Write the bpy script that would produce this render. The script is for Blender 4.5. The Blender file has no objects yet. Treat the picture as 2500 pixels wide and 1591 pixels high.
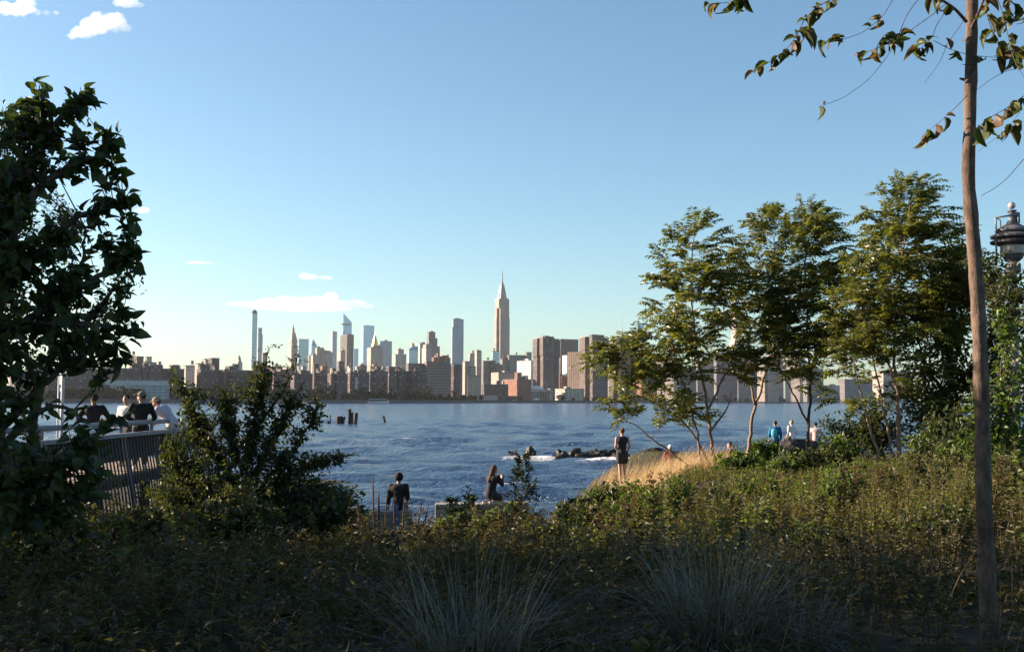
import bpy, bmesh, math, random
import numpy as np
from mathutils import Vector, Matrix, noise as mnoise

random.seed(7)
RNG = np.random.default_rng(11)
S = bpy.context.scene
COL = S.collection

# ------------------------------------------------------------------ camera
CAMZ = 1.65
F = 2500 * 40.0 / 36.0
TILT, ROLL = math.radians(3.69), math.radians(0.287)
CM = Matrix.Rotation(math.radians(90) + TILT, 4, 'X') @ Matrix.Rotation(ROLL, 4, 'Z')
cam = bpy.data.cameras.new('camera')
cam.lens, cam.sensor_width, cam.clip_end, cam.clip_start = 40, 36, 60000, 0.1
camo = bpy.data.objects.new('camera', cam)
COL.objects.link(camo)
camo.matrix_world = Matrix.Translation((0, 0, CAMZ)) @ CM
S.camera = camo
CM3 = CM.to_3x3()

# ------------------------------------------------------------------ sky, sun, exposure
SUN_AZ, SUN_EL = math.radians(-76), math.radians(18)      # azimuth from +Y, negative = left
SDIR = Vector((math.sin(SUN_AZ) * math.cos(SUN_EL), math.cos(SUN_AZ) * math.cos(SUN_EL), math.sin(SUN_EL)))
world = bpy.data.worlds.new('World')
S.world = world
world.use_nodes = True
wn = world.node_tree
sky = wn.nodes.new('ShaderNodeTexSky')
sky.sky_type = 'NISHITA'
sky.sun_disc = False
sky.sun_elevation = SUN_EL
sky.sun_rotation = SUN_AZ
sky.altitude = 0
sky.air_density, sky.dust_density, sky.ozone_density = 1.0, 0.6, 3.3
wn.nodes['Background'].inputs['Strength'].default_value = 0.06
wb = wn.nodes.new('ShaderNodeMix'); wb.data_type = 'RGBA'; wb.blend_type = 'MULTIPLY'; wb.inputs[0].default_value = 1.0
wb.inputs[7].default_value = (0.90, 1.0, 0.96, 1)          # even white balance of the whole sky
wn.links.new(sky.outputs[0], wb.inputs[6])
wn.links.new(wb.outputs[2], wn.nodes['Background'].inputs['Color'])
sun = bpy.data.lights.new('sun', 'SUN')
sun.energy, sun.angle, sun.color = 5.0, math.radians(0.5), (1.0, 0.80, 0.60)
suno = bpy.data.objects.new('sun', sun)
COL.objects.link(suno)
suno.rotation_euler = SDIR.to_track_quat('Z', 'Y').to_euler()
S.view_settings.view_transform = 'Standard'
S.view_settings.look = 'None'
S.view_settings.exposure = 1.76
S.view_settings.gamma = 1.0
S.render.engine = 'CYCLES'
cy = S.cycles
cy.use_denoising = True
cy.max_bounces, cy.diffuse_bounces, cy.glossy_bounces = 6, 2, 3
cy.transmission_bounces, cy.volume_bounces, cy.transparent_max_bounces = 4, 3, 8
cy.sample_clamp_indirect = 4.0
cy.use_adaptive_sampling = False

# ------------------------------------------------------------------ helpers
def ray(px, py):
    v = CM3 @ Vector(((px - 1250) / F, -(py - 795.5) / F, -1))
    return v

def at(px, py, d):
    r = ray(px, py)
    return Vector((r.x / r.y * d, d, CAMZ + r.z / r.y * d))

def onz(px, py, z):
    r = ray(px, py)
    t = (z - CAMZ) / r.z
    return Vector((r.x * t, r.y * t, z))

def np_mesh(name, V, Fs):
    """V (n,3); Fs list of int arrays (m,k)"""
    me = bpy.data.meshes.new(name)
    V = np.asarray(V, dtype=np.float32)
    if isinstance(Fs, np.ndarray):
        Fs = [Fs]
    me.vertices.add(len(V))
    me.vertices.foreach_set('co', V.ravel())
    loops = np.concatenate([f.ravel() for f in Fs]).astype(np.int32)
    tot = np.concatenate([np.full(len(f), f.shape[1]) for f in Fs]).astype(np.int32)
    start = np.concatenate([[0], np.cumsum(tot)[:-1]]).astype(np.int32)
    me.loops.add(len(loops))
    me.loops.foreach_set('vertex_index', loops)
    me.polygons.add(len(tot))
    me.polygons.foreach_set('loop_start', start)
    me.polygons.foreach_set('loop_total', tot)
    me.update(calc_edges=True)
    me.polygons.foreach_set('use_smooth', np.zeros(len(tot), dtype=bool))
    return me

def smooth(me, on=True):
    me.polygons.foreach_set('use_smooth', np.full(len(me.polygons), on))
    return me

def ob(name, me, mat=None, parent=None, label=None, cat=None, group=None, kind=None, loc=None, rz=None):
    o = bpy.data.objects.new(name, me)
    COL.objects.link(o)
    if mat is not None and me is not None and len(me.materials) == 0:
        me.materials.append(mat)
    if parent is not None:
        o.parent = parent
    if loc is not None:
        o.location = loc
    if rz is not None:
        o.rotation_euler = (0, 0, rz)
    if label: o['label'] = label
    if cat: o['category'] = cat
    if group: o['group'] = group
    if kind: o['kind'] = kind
    return o

def thing(name, label, cat, loc=(0, 0, 0), rz=0, group=None):
    return ob(name, None, None, None, label, cat, group, None, loc, rz)

class MB:
    """collects geometry into one mesh"""
    def __init__(s):
        s.V, s.F, s.n = [], {}, 0
    def add(s, V, Fc):
        V = np.asarray(V, dtype=np.float64).reshape(-1, 3)
        for f in (Fc if isinstance(Fc, list) else [Fc]):
            f = np.atleast_2d(np.asarray(f, dtype=np.int64))
            if f.size:
                s.F.setdefault(f.shape[1], []).append(f + s.n)
        s.V.append(V)
        s.n += len(V)
        return s
    def box(s, a, b):
        x0, y0, z0 = a; x1, y1, z1 = b
        V = [(x0, y0, z0), (x1, y0, z0), (x1, y1, z0), (x0, y1, z0), (x0, y0, z1), (x1, y0, z1), (x1, y1, z1), (x0, y1, z1)]
        return s.add(V, [(0, 3, 2, 1), (4, 5, 6, 7), (0, 1, 5, 4), (1, 2, 6, 5), (2, 3, 7, 6), (3, 0, 4, 7)])
    def tube(s, P, R, n=6, cap=True):
        P = np.asarray(P, dtype=np.float64); m = len(P)
        R = np.broadcast_to(np.asarray(R, dtype=np.float64), (m,))
        T = np.gradient(P, axis=0)
        T /= (np.linalg.norm(T, axis=1, keepdims=True) + 1e-9)
        ref = np.array([0.31, 0.17, 0.93]) if abs(T[0][2]) < .9 else np.array([1.0, 0.1, 0.0])
        A = np.cross(T, ref); A /= (np.linalg.norm(A, axis=1, keepdims=True) + 1e-9)
        B = np.cross(T, A)
        a = np.linspace(0, 2 * np.pi, n, endpoint=False)
        V = P[:, None, :] + R[:, None, None] * (np.cos(a)[None, :, None] * A[:, None, :] + np.sin(a)[None, :, None] * B[:, None, :])
        i = np.arange(m - 1)[:, None] * n; j = np.arange(n)[None, :]; k = (j + 1) % n
        Fq = np.stack([i + j, i + k, i + n + k, i + n + j], -1).reshape(-1, 4)
        s.add(V.reshape(-1, 3), Fq)
        if cap:
            s.F.setdefault(n, []).append((s.n - n + np.arange(n))[None, :])
            s.F.setdefault(n, []).append((s.n - n * m + np.arange(n)[::-1])[None, :])
        return s
    def lathe(s, prof, n=16, c=(0, 0, 0)):
        """prof: list of (r,z)"""
        prof = np.asarray(prof, dtype=np.float64); m = len(prof)
        a = np.linspace(0, 2 * np.pi, n, endpoint=False)
        V = np.stack([prof[:, None, 0] * np.cos(a), prof[:, None, 0] * np.sin(a), np.repeat(prof[:, None, 1], n, 1)], -1) + np.array(c)
        i = np.arange(m - 1)[:, None] * n; j = np.arange(n)[None, :]; k = (j + 1) % n
        s.add(V.reshape(-1, 3), np.stack([i + j, i + k, i + n + k, i + n + j], -1).reshape(-1, 4))
        s.F.setdefault(n, []).append((s.n - n + np.arange(n))[None, :])
        s.F.setdefault(n, []).append((s.n - n * m + np.arange(n)[::-1])[None, :])
        return s
    def frustum(s, base, top, z0, z1):
        """rectangles (x0,y0,x1,y1)"""
        V = []
        for (x0, y0, x1, y1), z in ((base, z0), (top, z1)):
            V += [(x0, y0, z), (x1, y0, z), (x1, y1, z), (x0, y1, z)]
        return s.add(V, [(0, 3, 2, 1), (4, 5, 6, 7), (0, 1, 5, 4), (1, 2, 6, 5), (2, 3, 7, 6), (3, 0, 4, 7)])
    def mesh(s, name='mesh', sm=False):
        me = np_mesh(name, np.concatenate(s.V), [np.concatenate(f) for f in s.F.values()])
        return smooth(me) if sm else me

# ------------------------------------------------------------------ materials
def nmat(name):
    m = bpy.data.materials.new(name)
    m.use_nodes = True
    nt = m.node_tree
    return m, nt, nt.nodes['Principled BSDF']

def mat(name, c, rough=0.8, c2=None, scale=4.0, bump=0.0, metallic=0.0, spec=0.3, detail=6.0, bscale=None, coord='Object'):
    m, nt, p = nmat(name)
    p.inputs['Roughness'].default_value = rough
    p.inputs['Metallic'].default_value = metallic
    p.inputs['Specular IOR Level'].default_value = spec
    if c2 is None:
        c2 = tuple(x * 0.7 for x in c)
    tc = nt.nodes.new('ShaderNodeTexCoord')
    no = nt.nodes.new('ShaderNodeTexNoise')
    no.inputs['Scale'].default_value = scale
    no.inputs['Detail'].default_value = detail
    no.inputs['Roughness'].default_value = 0.65
    nt.links.new(tc.outputs[coord], no.inputs['Vector'])
    rp = nt.nodes.new('ShaderNodeValToRGB')
    rp.color_ramp.elements[0].position, rp.color_ramp.elements[1].position = 0.32, 0.68
    rp.color_ramp.elements[0].color, rp.color_ramp.elements[1].color = (*c2, 1), (*c, 1)
    nt.links.new(no.outputs['Fac'], rp.inputs['Fac'])
    nt.links.new(rp.outputs['Color'], p.inputs['Base Color'])
    if bump:
        b = nt.nodes.new('ShaderNodeBump')
        b.inputs['Strength'].default_value = bump
        b.inputs['Distance'].default_value = 0.05
        n2 = nt.nodes.new('ShaderNodeTexNoise')
        n2.inputs['Scale'].default_value = bscale or scale * 4
        n2.inputs['Detail'].default_value = 8
        nt.links.new(tc.outputs[coord], n2.inputs['Vector'])
        nt.links.new(n2.outputs['Fac'], b.inputs['Height'])
        nt.links.new(b.outputs['Normal'], p.inputs['Normal'])
    return m

def leafmat(name, cols, transl=0.35, rough=0.42, spec=0.45, tcol=None):
    """cols: list of colours picked at random for each leaf"""
    m, nt, p = nmat(name)
    g = nt.nodes.new('ShaderNodeNewGeometry')
    rp = nt.nodes.new('ShaderNodeValToRGB')
    el = rp.color_ramp.elements
    while len(el) < len(cols):
        el.new(0.5)
    for i, c in enumerate(cols):
        el[i].position = i / max(1, len(cols) - 1)
        el[i].color = (*c, 1)
    nt.links.new(g.outputs['Random Per Island'], rp.inputs['Fac'])
    nt.links.new(rp.outputs['Color'], p.inputs['Base Color'])
    p.inputs['Roughness'].default_value = rough
    p.inputs['Specular IOR Level'].default_value = spec
    if transl > 0:
        t = nt.nodes.new('ShaderNodeBsdfTranslucent')
        mx = nt.nodes.new('ShaderNodeMixShader')
        mul = nt.nodes.new('ShaderNodeMix'); mul.data_type = 'RGBA'; mul.blend_type = 'MULTIPLY'
        mul.inputs[0].default_value = 1.0
        nt.links.new(rp.outputs['Color'], mul.inputs[6])
        mul.inputs[7].default_value = (*(tcol or (1.5, 1.5, 0.6)), 1)
        nt.links.new(mul.outputs[2], t.inputs['Color'])
        mx.inputs[0].default_value = transl
        nt.links.new(p.outputs[0], mx.inputs[1])
        nt.links.new(t.outputs[0], mx.inputs[2])
        nt.links.new(mx.outputs[0], nt.nodes['Material Output'].inputs['Surface'])
    return m

def facade(name, wall, glass=(0.05, 0.06, 0.08), floor=3.3, bay=3.0, wu=0.5, wv=0.5, grough=0.15, gmetal=0.0, wrough=0.85, wmetal=0.0, blinds=0.35, band=None, wspec=0.2):
    wall = tuple(x * (.6 if gmetal >= .5 else (.62 if max(wall) < .37 else .85)) for x in wall)
    glass = tuple(x * .62 for x in glass)
    m, nt, p = nmat(name)
    N, L = nt.nodes.new, nt.links.new
    def math_(op, a, b=None):
        n = N('ShaderNodeMath'); n.operation = op
        for i, v in enumerate((a, b)):
            if v is None: continue
            if isinstance(v, (int, float)): n.inputs[i].default_value = v
            else: L(v, n.inputs[i])
        return n.outputs[0]
    tc = N('ShaderNodeTexCoord')
    sp = N('ShaderNodeSeparateXYZ'); L(tc.outputs['Object'], sp.inputs[0])
    u = math_('DIVIDE', math_('ADD', sp.outputs[0], sp.outputs[1]), bay)
    w = math_('DIVIDE', sp.outputs[2], floor)
    mu = math_('LESS_THAN', math_('FRACT', math_('ADD', u, 100)), wu)
    mv = math_('LESS_THAN', math_('FRACT', math_('ADD', w, 100)), wv)
    mask = math_('MULTIPLY', mu, mv)
    cb = N('ShaderNodeCombineXYZ')
    L(math_('FLOOR', u), cb.inputs[0]); L(math_('FLOOR', w), cb.inputs[1])
    wn_ = N('ShaderNodeTexWhiteNoise'); L(cb.outputs[0], wn_.inputs['Vector'])
    bl = N('ShaderNodeMapRange'); L(wn_.outputs['Value'], bl.inputs[0])
    bl.inputs[1].default_value, bl.inputs[2].default_value = 0.78, .86
    bl.inputs[3].default_value, bl.inputs[4].default_value = 0, blinds
    gm = N('ShaderNodeMix'); gm.data_type = 'RGBA'
    L(bl.outputs[0], gm.inputs[0]); gm.inputs[6].default_value = (*glass, 1); gm.inputs[7].default_value = (0.45, 0.45, 0.42, 1)
    no = N('ShaderNodeTexNoise'); no.inputs['Scale'].default_value = 0.03; no.inputs['Detail'].default_value = 8
    L(tc.outputs['Object'], no.inputs['Vector'])
    rp = N('ShaderNodeValToRGB')
    rp.color_ramp.elements[0].color = (*[x * 0.78 for x in wall], 1)
    rp.color_ramp.elements[1].color = (*[min(1, x * 1.15) for x in wall], 1)
    rp.color_ramp.elements[0].position, rp.color_ramp.elements[1].position = .3, .7
    L(no.outputs['Fac'], rp.inputs['Fac'])
    cm = N('ShaderNodeMix'); cm.data_type = 'RGBA'
    L(mask, cm.inputs[0]); L(rp.outputs['Color'], cm.inputs[6]); L(gm.outputs[2], cm.inputs[7])
    L(cm.outputs[2], p.inputs['Base Color'])
    for sock, a, b in (('Roughness', wrough, grough), ('Metallic', wmetal, gmetal), ('Specular IOR Level', wspec, 0.5)):
        mr = N('ShaderNodeMapRange'); L(mask, mr.inputs[0])
        mr.inputs[3].default_value, mr.inputs[4].default_value = a, b
        L(mr.outputs[0], p.inputs[sock])
    return m

# ------------------------------------------------------------------ terrain, water, far shore
WZ = -3.35

def sst(a, b, x):
    t = np.clip((x - a) / (b - a), 0, 1)
    return t * t * (3 - 2 * t)

def ground_z(x, y):
    x = np.asarray(x, dtype=np.float64); y = np.asarray(y, dtype=np.float64)
    cen = -1.9 * sst(9, 25, y) - 2.4 * sst(30.5, 38, y)
    rig = -0.95 * sst(24, 35.5, y) - 3.6 * sst(57, 66, y)
    lef = -1.2 * sst(9, 24, y) - 1.3 * sst(24, 46, y) - 1.6 * sst(50, 90, y)
    e = 2.6 - 1.2 * sst(29, 34, y) + 3.4 * sst(37, 60, y)
    wr = sst(e - 1.5, e + 1.8, x)
    wl = sst(-7.5, -11.0, x)
    z = cen * (1 - wr) + rig * wr
    z = z * (1 - wl) + lef * wl
    z = z + 0.06 * np.sin(x * 1.3 + 0.7 * y) * np.sin(y * 0.9 - x * .4) + 0.05 * np.sin(x * 2.9 + 1) * np.sin(y * 2.3)
    return z

M_GROUND = mat('soil', (0.036, 0.028, 0.016), 0.95, (0.018, 0.015, 0.009), 1.3, 0.6)
gx = np.linspace(-60, 60, 121); gy = np.concatenate([np.linspace(-40, 2, 15), np.linspace(3, 70, 101), np.linspace(72, 110, 12)])
GX, GY = np.meshgrid(gx, gy)
GZ = ground_z(GX, GY)
def grid_faces(nr, nc):
    i = np.arange(nr - 1)[:, None] * nc; j = np.arange(nc - 1)[None, :]
    return np.stack([i + j, i + j + 1, i + j + nc + 1, i + j + nc], -1).reshape(-1, 4)
ob('ground', smooth(np_mesh('ground', np.stack([GX, GY, GZ], -1).reshape(-1, 3), grid_faces(*GX.shape))), M_GROUND, kind='structure')

# water: one heightfield sheet, finer towards the near shore
ROCKS_WATER = []
def water():
    y0, y1 = 20.0, 3600.0
    nr, nc = 300, 270
    ys = y0 * (y1 / y0) ** np.linspace(0, 1, nr)
    tx = np.linspace(-0.75, 0.75, nc)
    Y = np.repeat(ys[:, None], nc, 1)
    X = (Y + 60) * tx[None, :]
    dy = np.gradient(ys)[:, None]
    Z = np.zeros_like(X)
    r = np.random.default_rng(5)
    for k in range(34):
        lam = 1.5 * (14 / 1.5) ** r.random()
        ang = math.radians(-100 + r.normal(0, 28))          # running towards the camera and to the left
        kx, ky = 2 * np.pi / lam * math.cos(ang), 2 * np.pi / lam * math.sin(ang)
        amp = 0.0098 * lam ** 0.85 * (0.5 + r.random())
        fade = np.clip((lam / (2.2 * dy) - 0.6) / 0.8, 0, 1)
        ph = kx * X + ky * Y + r.random() * 6.28
        s_ = np.sin(ph)
        Z += fade * amp * (s_ + 0.35 * np.cos(2 * ph))
    fo = np.clip((Z - 0.34) / 0.2, 0, 1) * 0.62
    # the surf breaking round the low rocks
    for (cx, cyy, rx, ry) in ((4.4, 95, 5.5, 2.0), (1.5, 97.5, 3.6, 2.2), (11, 95.5, 5, 2.2), (8, 90.5, 4.5, 1.8), (12.5, 88, 5, 2.0)):
        g = np.exp(-(((X - cx) / rx) ** 2 + ((Y - cyy) / ry) ** 2))
        fo = np.maximum(fo, .88 * g)
    V = np.stack([X, Y, WZ + Z], -1).reshape(-1, 3)
    me = smooth(np_mesh('water', V, grid_faces(nr, nc)))
    a = me.attributes.new('foam', 'FLOAT', 'POINT')
    a.data.foreach_set('value', fo.ravel().astype(np.float32))
    m, nt, p = nmat('river_water')
    N, L = nt.nodes.new, nt.links.new
    p.inputs['Roughness'].default_value = 0.12
    p.inputs['IOR'].default_value = 1.33
    tc = N('ShaderNodeTexCoord')
    mp = N('ShaderNodeMapping'); mp.inputs['Scale'].default_value = (0.75, 1.0, 1.0)
    L(tc.outputs['Object'], mp.inputs[0])
    hs = None
    for sc, wgt in ((1.0, 1.0), (3.2, 0.55), (0.30, 1.3)):
        no = N('ShaderNodeTexNoise'); no.inputs['Scale'].default_value = sc; no.inputs['Detail'].default_value = 4
        no.inputs['Roughness'].default_value = 0.6
        L(mp.outputs[0], no.inputs['Vector'])
        mu = N('ShaderNodeMath'); mu.operation = 'MULTIPLY'; mu.inputs[1].default_value = wgt
        L(no.outputs['Fac'], mu.inputs[0])
        if hs is None: hs = mu.outputs[0]
        else:
            ad = N('ShaderNodeMath'); ad.operation = 'ADD'; L(hs, ad.inputs[0]); L(mu.outputs[0], ad.inputs[1]); hs = ad.outputs[0]
    b = N('ShaderNodeBump'); b.inputs['Distance'].default_value = 1.0
    mpw = N('ShaderNodeMapping'); mpw.inputs['Scale'].default_value = (.012, .035, 1.0); L(tc.outputs['Object'], mpw.inputs[0])
    nw = N('ShaderNodeTexNoise'); nw.inputs['Scale'].default_value = 1.0; nw.inputs['Detail'].default_value = 5; L(mpw.outputs[0], nw.inputs['Vector'])
    mw = N('ShaderNodeMapRange'); L(nw.outputs['Fac'], mw.inputs[0]); mw.inputs[1].default_value, mw.inputs[2].default_value = .35, .65
    mw.inputs[3].default_value, mw.inputs[4].default_value = .62, 1.0; L(mw.outputs[0], b.inputs['Strength'])
    L(hs, b.inputs['Height']); L(b.outputs[0], p.inputs['Normal'])
    at_ = N('ShaderNodeAttribute'); at_.attribute_name = 'foam'
    n2 = N('ShaderNodeTexNoise'); n2.inputs['Scale'].default_value = 1.6; n2.inputs['Detail'].default_value = 8; n2.inputs['Roughness'].default_value = .7
    mp2 = N('ShaderNodeMapping'); mp2.inputs['Scale'].default_value = (0.5, 1.0, 1.0)
    L(tc.outputs['Object'], mp2.inputs[0]); L(mp2.outputs[0], n2.inputs['Vector'])
    su = N('ShaderNodeMath'); su.operation = 'ADD'; L(at_.outputs['Fac'], su.inputs[0]); L(n2.outputs['Fac'], su.inputs[1])
    mr = N('ShaderNodeMapRange'); L(su.outputs[0], mr.inputs[0]); mr.inputs[1].default_value, mr.inputs[2].default_value = 1.0, 1.35
    mx = N('ShaderNodeMix'); mx.data_type = 'RGBA'
    L(mr.outputs[0], mx.inputs[0]); mx.inputs[6].default_value = (0.026, 0.052, 0.115, 1); mx.inputs[7].default_value = (0.8, 0.8, 0.8, 1)
    L(mx.outputs[2], p.inputs['Base Color'])
    m2 = N('ShaderNodeMapRange'); L(mr.outputs[0], m2.inputs[0]); m2.inputs[3].default_value, m2.inputs[4].default_value = 0.18, 0.9
    L(m2.outputs[0], p.inputs['Roughness'])
    ob('river_water', me, m, kind='structure')
water()

M_SHORE = mat('far_pavement', (0.10, 0.10, 0.10), 0.9, (0.05, 0.055, 0.045), 0.02)
SHORE_PX = [-900, -400, 0, 300, 600, 900, 1100, 1250, 1400, 1600, 1900, 2300, 2800, 3400]
SHORE = []
for px in SHORE_PX:
    p = onz(min(max(px, 0), 2300), 983.6 if px < 2300 else 983.4, WZ)
    d = p.y
    SHORE.append(((px - 1250) / F * d, d))
def shore_d(px):
    return float(np.interp(px, SHORE_PX, [p[1] for p in SHORE]))
GZF = WZ + 2.6
mb = MB()
n = len(SHORE)
V = [(x, y, WZ - 2) for x, y in SHORE] + [(x, y, GZF) for x, y in SHORE] + [(x * 9, y * 9 + 3000, GZF) for x, y in SHORE]
Fq = [(i, i + 1, n + i + 1, n + i) for i in range(n - 1)] + [(n + i, n + i + 1, 2 * n + i + 1, 2 * n + i) for i in range(n - 1)]
mb.add(V, Fq)
ob('far_shore', mb.mesh(), M_SHORE, kind='structure')

# ------------------------------------------------------------------ the city across the river
TH = math.radians(27)
M_ROOF = mat('flat_roof', (0.16, 0.14, 0.13), 0.9, None, 0.08)
M_TANK = mat('tank_wood', (0.16, 0.11, 0.08), 0.9, None, 0.3)
M_STONE_TRIM = mat('stone_trim', (0.42, 0.38, 0.33), 0.8, None, 0.1)
M_STEEL = mat('mast_steel', (0.25, 0.25, 0.27), 0.5, None, 0.2, metallic=0.4)
M_GOLD = mat('gilded_tiles', (0.80, 0.50, 0.16), 0.35, (0.60, 0.34, 0.09), 0.15, metallic=0.7)
M_VERDI = mat('copper_green', (0.25, 0.30, 0.27), 0.6, None, 0.1)
FM = dict(
    brick=facade('brown_brick_facade', (0.150, 0.100, 0.112), (0.04, 0.045, 0.06), 2.9, 3.6, 0.42, 0.48, blinds=0.6),
    brick2=facade('dark_red_brick_facade', (0.135, 0.086, 0.098), (0.04, 0.045, 0.06), 2.9, 4.2, 0.38, 0.45, blinds=0.7),
    redbrick=facade('red_brick_facade', (0.34, 0.16, 0.11), (0.05, 0.05, 0.06), 4.0, 4.0, 0.35, 0.5, blinds=0.3),
    darkbrown=facade('dark_brown_tower_facade', (0.18, 0.125, 0.122), (0.05, 0.06, 0.09), 2.9, 3.4, 0.45, 0.5, blinds=0.6),
    bronze=facade('bronze_slab_facade', (0.13, 0.09, 0.085), (0.07, 0.075, 0.11), 3.7, 2.0, 0.55, 0.6),
    lime=facade('limestone_facade', (0.43, 0.36, 0.31), (0.10, 0.09, 0.10), 3.9, 3.2, 0.40, 0.60, blinds=0.2),
    pale=facade('pale_masonry_facade', (0.46, 0.40, 0.36), (0.09, 0.09, 0.11), 3.4, 3.2, 0.45, 0.5, blinds=0.4),
    white=facade('white_panel_facade', (0.72, 0.69, 0.66), (0.3, 0.32, 0.36), 3.6, 6.0, 0.25, 0.35),
    grid=facade('beige_grid_facade', (0.48, 0.36, 0.29), (0.09, 0.08, 0.09), 3.5, 4.4, 0.62, 0.55, blinds=0.2),
    stripe=facade('banded_hospital_facade', (0.27, 0.20, 0.20), (0.06, 0.06, 0.09), 4.2, 30.0, 0.97, 0.42, blinds=0.0),
    glass=facade('blue_glass_facade', (0.26, 0.42, 0.60), (0.34, 0.55, 0.78), 4.0, 3.0, 0.84, 0.80, 0.16, 0.75, 0.4, 0.3, blinds=0.06),
    glass2=facade('teal_glass_facade', (0.34, 0.50, 0.58), (0.44, 0.64, 0.74), 3.8, 3.0, 0.80, 0.72, 0.2, 0.75, 0.4, 0.3, blinds=0.08),
    greyglass=facade('grey_glass_facade', (0.36, 0.40, 0.48), (0.32, 0.42, 0.56), 3.2, 2.6, 0.62, 0.6, 0.2, 0.6, 0.5, 0.1, blinds=0.15),
    mauve=facade('grey_tower_facade', (0.30, 0.27, 0.27), (0.12, 0.13, 0.17), 3.4, 2.4, 0.55, 0.55, 0.2, 0.2),
    concrete=facade('pale_concrete_facade', (0.50, 0.43, 0.36), (0.10, 0.10, 0.12), 4.4, 8.0, 0.75, 0.42),
)

def place(x0, x1, ytop, d, lit, th):
    """front vertical corner, left depth t, front width s, height"""
    xc = x0 + lit * (x1 - x0)
    C = at(xc, ytop, d)
    z = C.z
    r0 = ray(x0, ytop); r0 = r0.x / r0.y
    r1 = ray(x1, ytop); r1 = r1.x / r1.y
    den = math.sin(th) + math.cos(th) * r0
    t = (C.x - r0 * C.y) / den if den > 0.02 else 60
    s_ = (r1 * C.y - C.x) / (math.cos(th) - r1 * math.sin(th))
    return C, min(max(t, 9), 75), max(s_, 4), z - GZF

def building(name, label, masses, d, m, lit=0.18, th=TH, cat='building', group=None, tank=0, bulk=True, trim=True):
    """masses: (x0,x1,ytop[,lit]); the first one is the main block"""
    x0, x1, yt = masses[0][:3]
    C, t, s_, h = place(x0, x1, yt, d, masses[0][3] if len(masses[0]) > 3 else lit, th)
    root = thing(name, label, cat, (C.x, C.y, GZF), th, group)
    inv = (Matrix.Translation(root.location) @ Matrix.Rotation(th, 4, 'Z')).inverted()
    mm = FM[m]
    first = None
    for i, ms in enumerate(masses):
        c, tt, ss, hh = place(*ms[:3], d * (1 if i == 0 else 1 + 0.0009 * i), ms[3] if len(ms) > 3 else lit, th)
        if i:
            tt = min(tt, 0.97 * t) if ms[2] < masses[0][2] else tt
        o = inv @ Vector((c.x, c.y, GZF))
        b = MB().box((o.x, o.y, 0), (o.x + ss, o.y + tt, hh - 1.2))
        w = ob('wall' if i == 0 else 'wing', b.mesh(), mm, root)
        r = MB()
        pw = 0.5
        r.box((o.x - .15, o.y - .15, hh - 1.2), (o.x + ss + .15, o.y + pw, hh)).box((o.x - .15, o.y + tt - pw, hh - 1.2), (o.x + ss + .15, o.y + tt + .15, hh))
        r.box((o.x - .15, o.y + pw, hh - 1.2), (o.x + pw, o.y + tt - pw, hh)).box((o.x + ss - pw, o.y + pw, hh - 1.2), (o.x + ss + .15, o.y + tt - pw, hh))
        r.box((o.x + pw, o.y + pw, hh - 1.2), (o.x + ss - pw, o.y + tt - pw, hh - .9))
        ro = ob('roof', r.mesh(), M_ROOF if trim else mm, root)
        if i == 0: first = (o, ss, tt, hh, ro)
        if bulk and 'brick' in m and ss > 14:
            for q_ in range(random.randint(2, 4)):
                fx = random.uniform(.03, .85); w2 = random.uniform(2.5, 6); h2 = random.uniform(1.8, 6.5)
                ob('roof_house', MB().box((o.x + fx * ss, o.y + 2.1 + q_, hh - .88), (o.x + min(fx * ss + w2, ss - .8), o.y + 6 + q_, hh + h2)).mesh(), random.choice((mm, FM['pale'], mm)), root)
        if bulk and ss > 9 and tt > 9:
            k = MB()
            fx, fy = random.uniform(.25, .55), random.uniform(.2, .5)
            bw, bd, bh = min(ss * .3, 9), min(tt * .35, 9), random.uniform(2.5, 4)
            k.box((o.x + fx * ss, o.y + fy * tt, hh - .9), (o.x + fx * ss + bw, o.y + fy * tt + bd, hh + bh))
            ob('bulkhead', k.mesh(), mm, root)
    o, ss, tt, hh, ro = first
    for k in range(tank):
        q = MB()
        cx, cyy = o.x + ss * random.uniform(.15, .85), o.y + tt * random.uniform(.2, .6)
        q.lathe([(2.0, hh + 2.2), (2.0, hh + 5.6), (1.2, hh + 6.5), (.1, hh + 7.1)], 10, (cx, cyy, 0))
        for ax in (-1.2, 1.2):
            for ay in (-1.2, 1.2):
                q.box((cx + ax - .2, cyy + ay - .2, hh - .9), (cx + ax + .2, cyy + ay + .2, hh + 2.3))
        ob('water_tank', q.mesh(), M_TANK, root)
    return root, inv, first

def on(inv, px, py, d):
    return inv @ at(px, py, d)

BR = 'brick housing blocks on the far waterfront'
LT = math.radians(42)
# --- left, nearest the water
building('brick_building', 'low dark brick building with sunlit pink end wall behind the thin pole', [(24, 142, 912, .09)], 1060, 'brick2', th=LT, tank=1)
building('brick_building', 'grey brick block rising behind the low dark brick building', [(72, 130, 886, .1)], 1250, 'mauve', th=LT, tank=1)
building('housing_block', 'wide dark housing block with a pale cornice line beside the pole', [(160, 236, 898, .04)], 1080, 'brick2', th=LT)
building('housing_block', 'taller dark housing block rising behind the wide block with cornice line', [(163, 226, 871, .04)], 1200, 'brick', th=LT)
building('housing_block', 'dark brick housing block with a rosy sunlit end strip', [(236, 300, 897, .10)], 1100, 'brick', th=LT)
building('housing_block', 'brick housing block with dotted pale windows above the long glass hall', [(298, 347, 898, .05)], 1120, 'brick2', th=LT)
building('apartment_tower', 'pale apartment tower with rooftop tank beside the brown tower', [(312, 332, 868, .3)], 1650, 'pale', th=LT, tank=1)
building('apartment_tower', 'plain brown brick tower between two pale apartment towers', [(331, 351, 869, .15)], 1500, 'brick2', th=LT)
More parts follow.
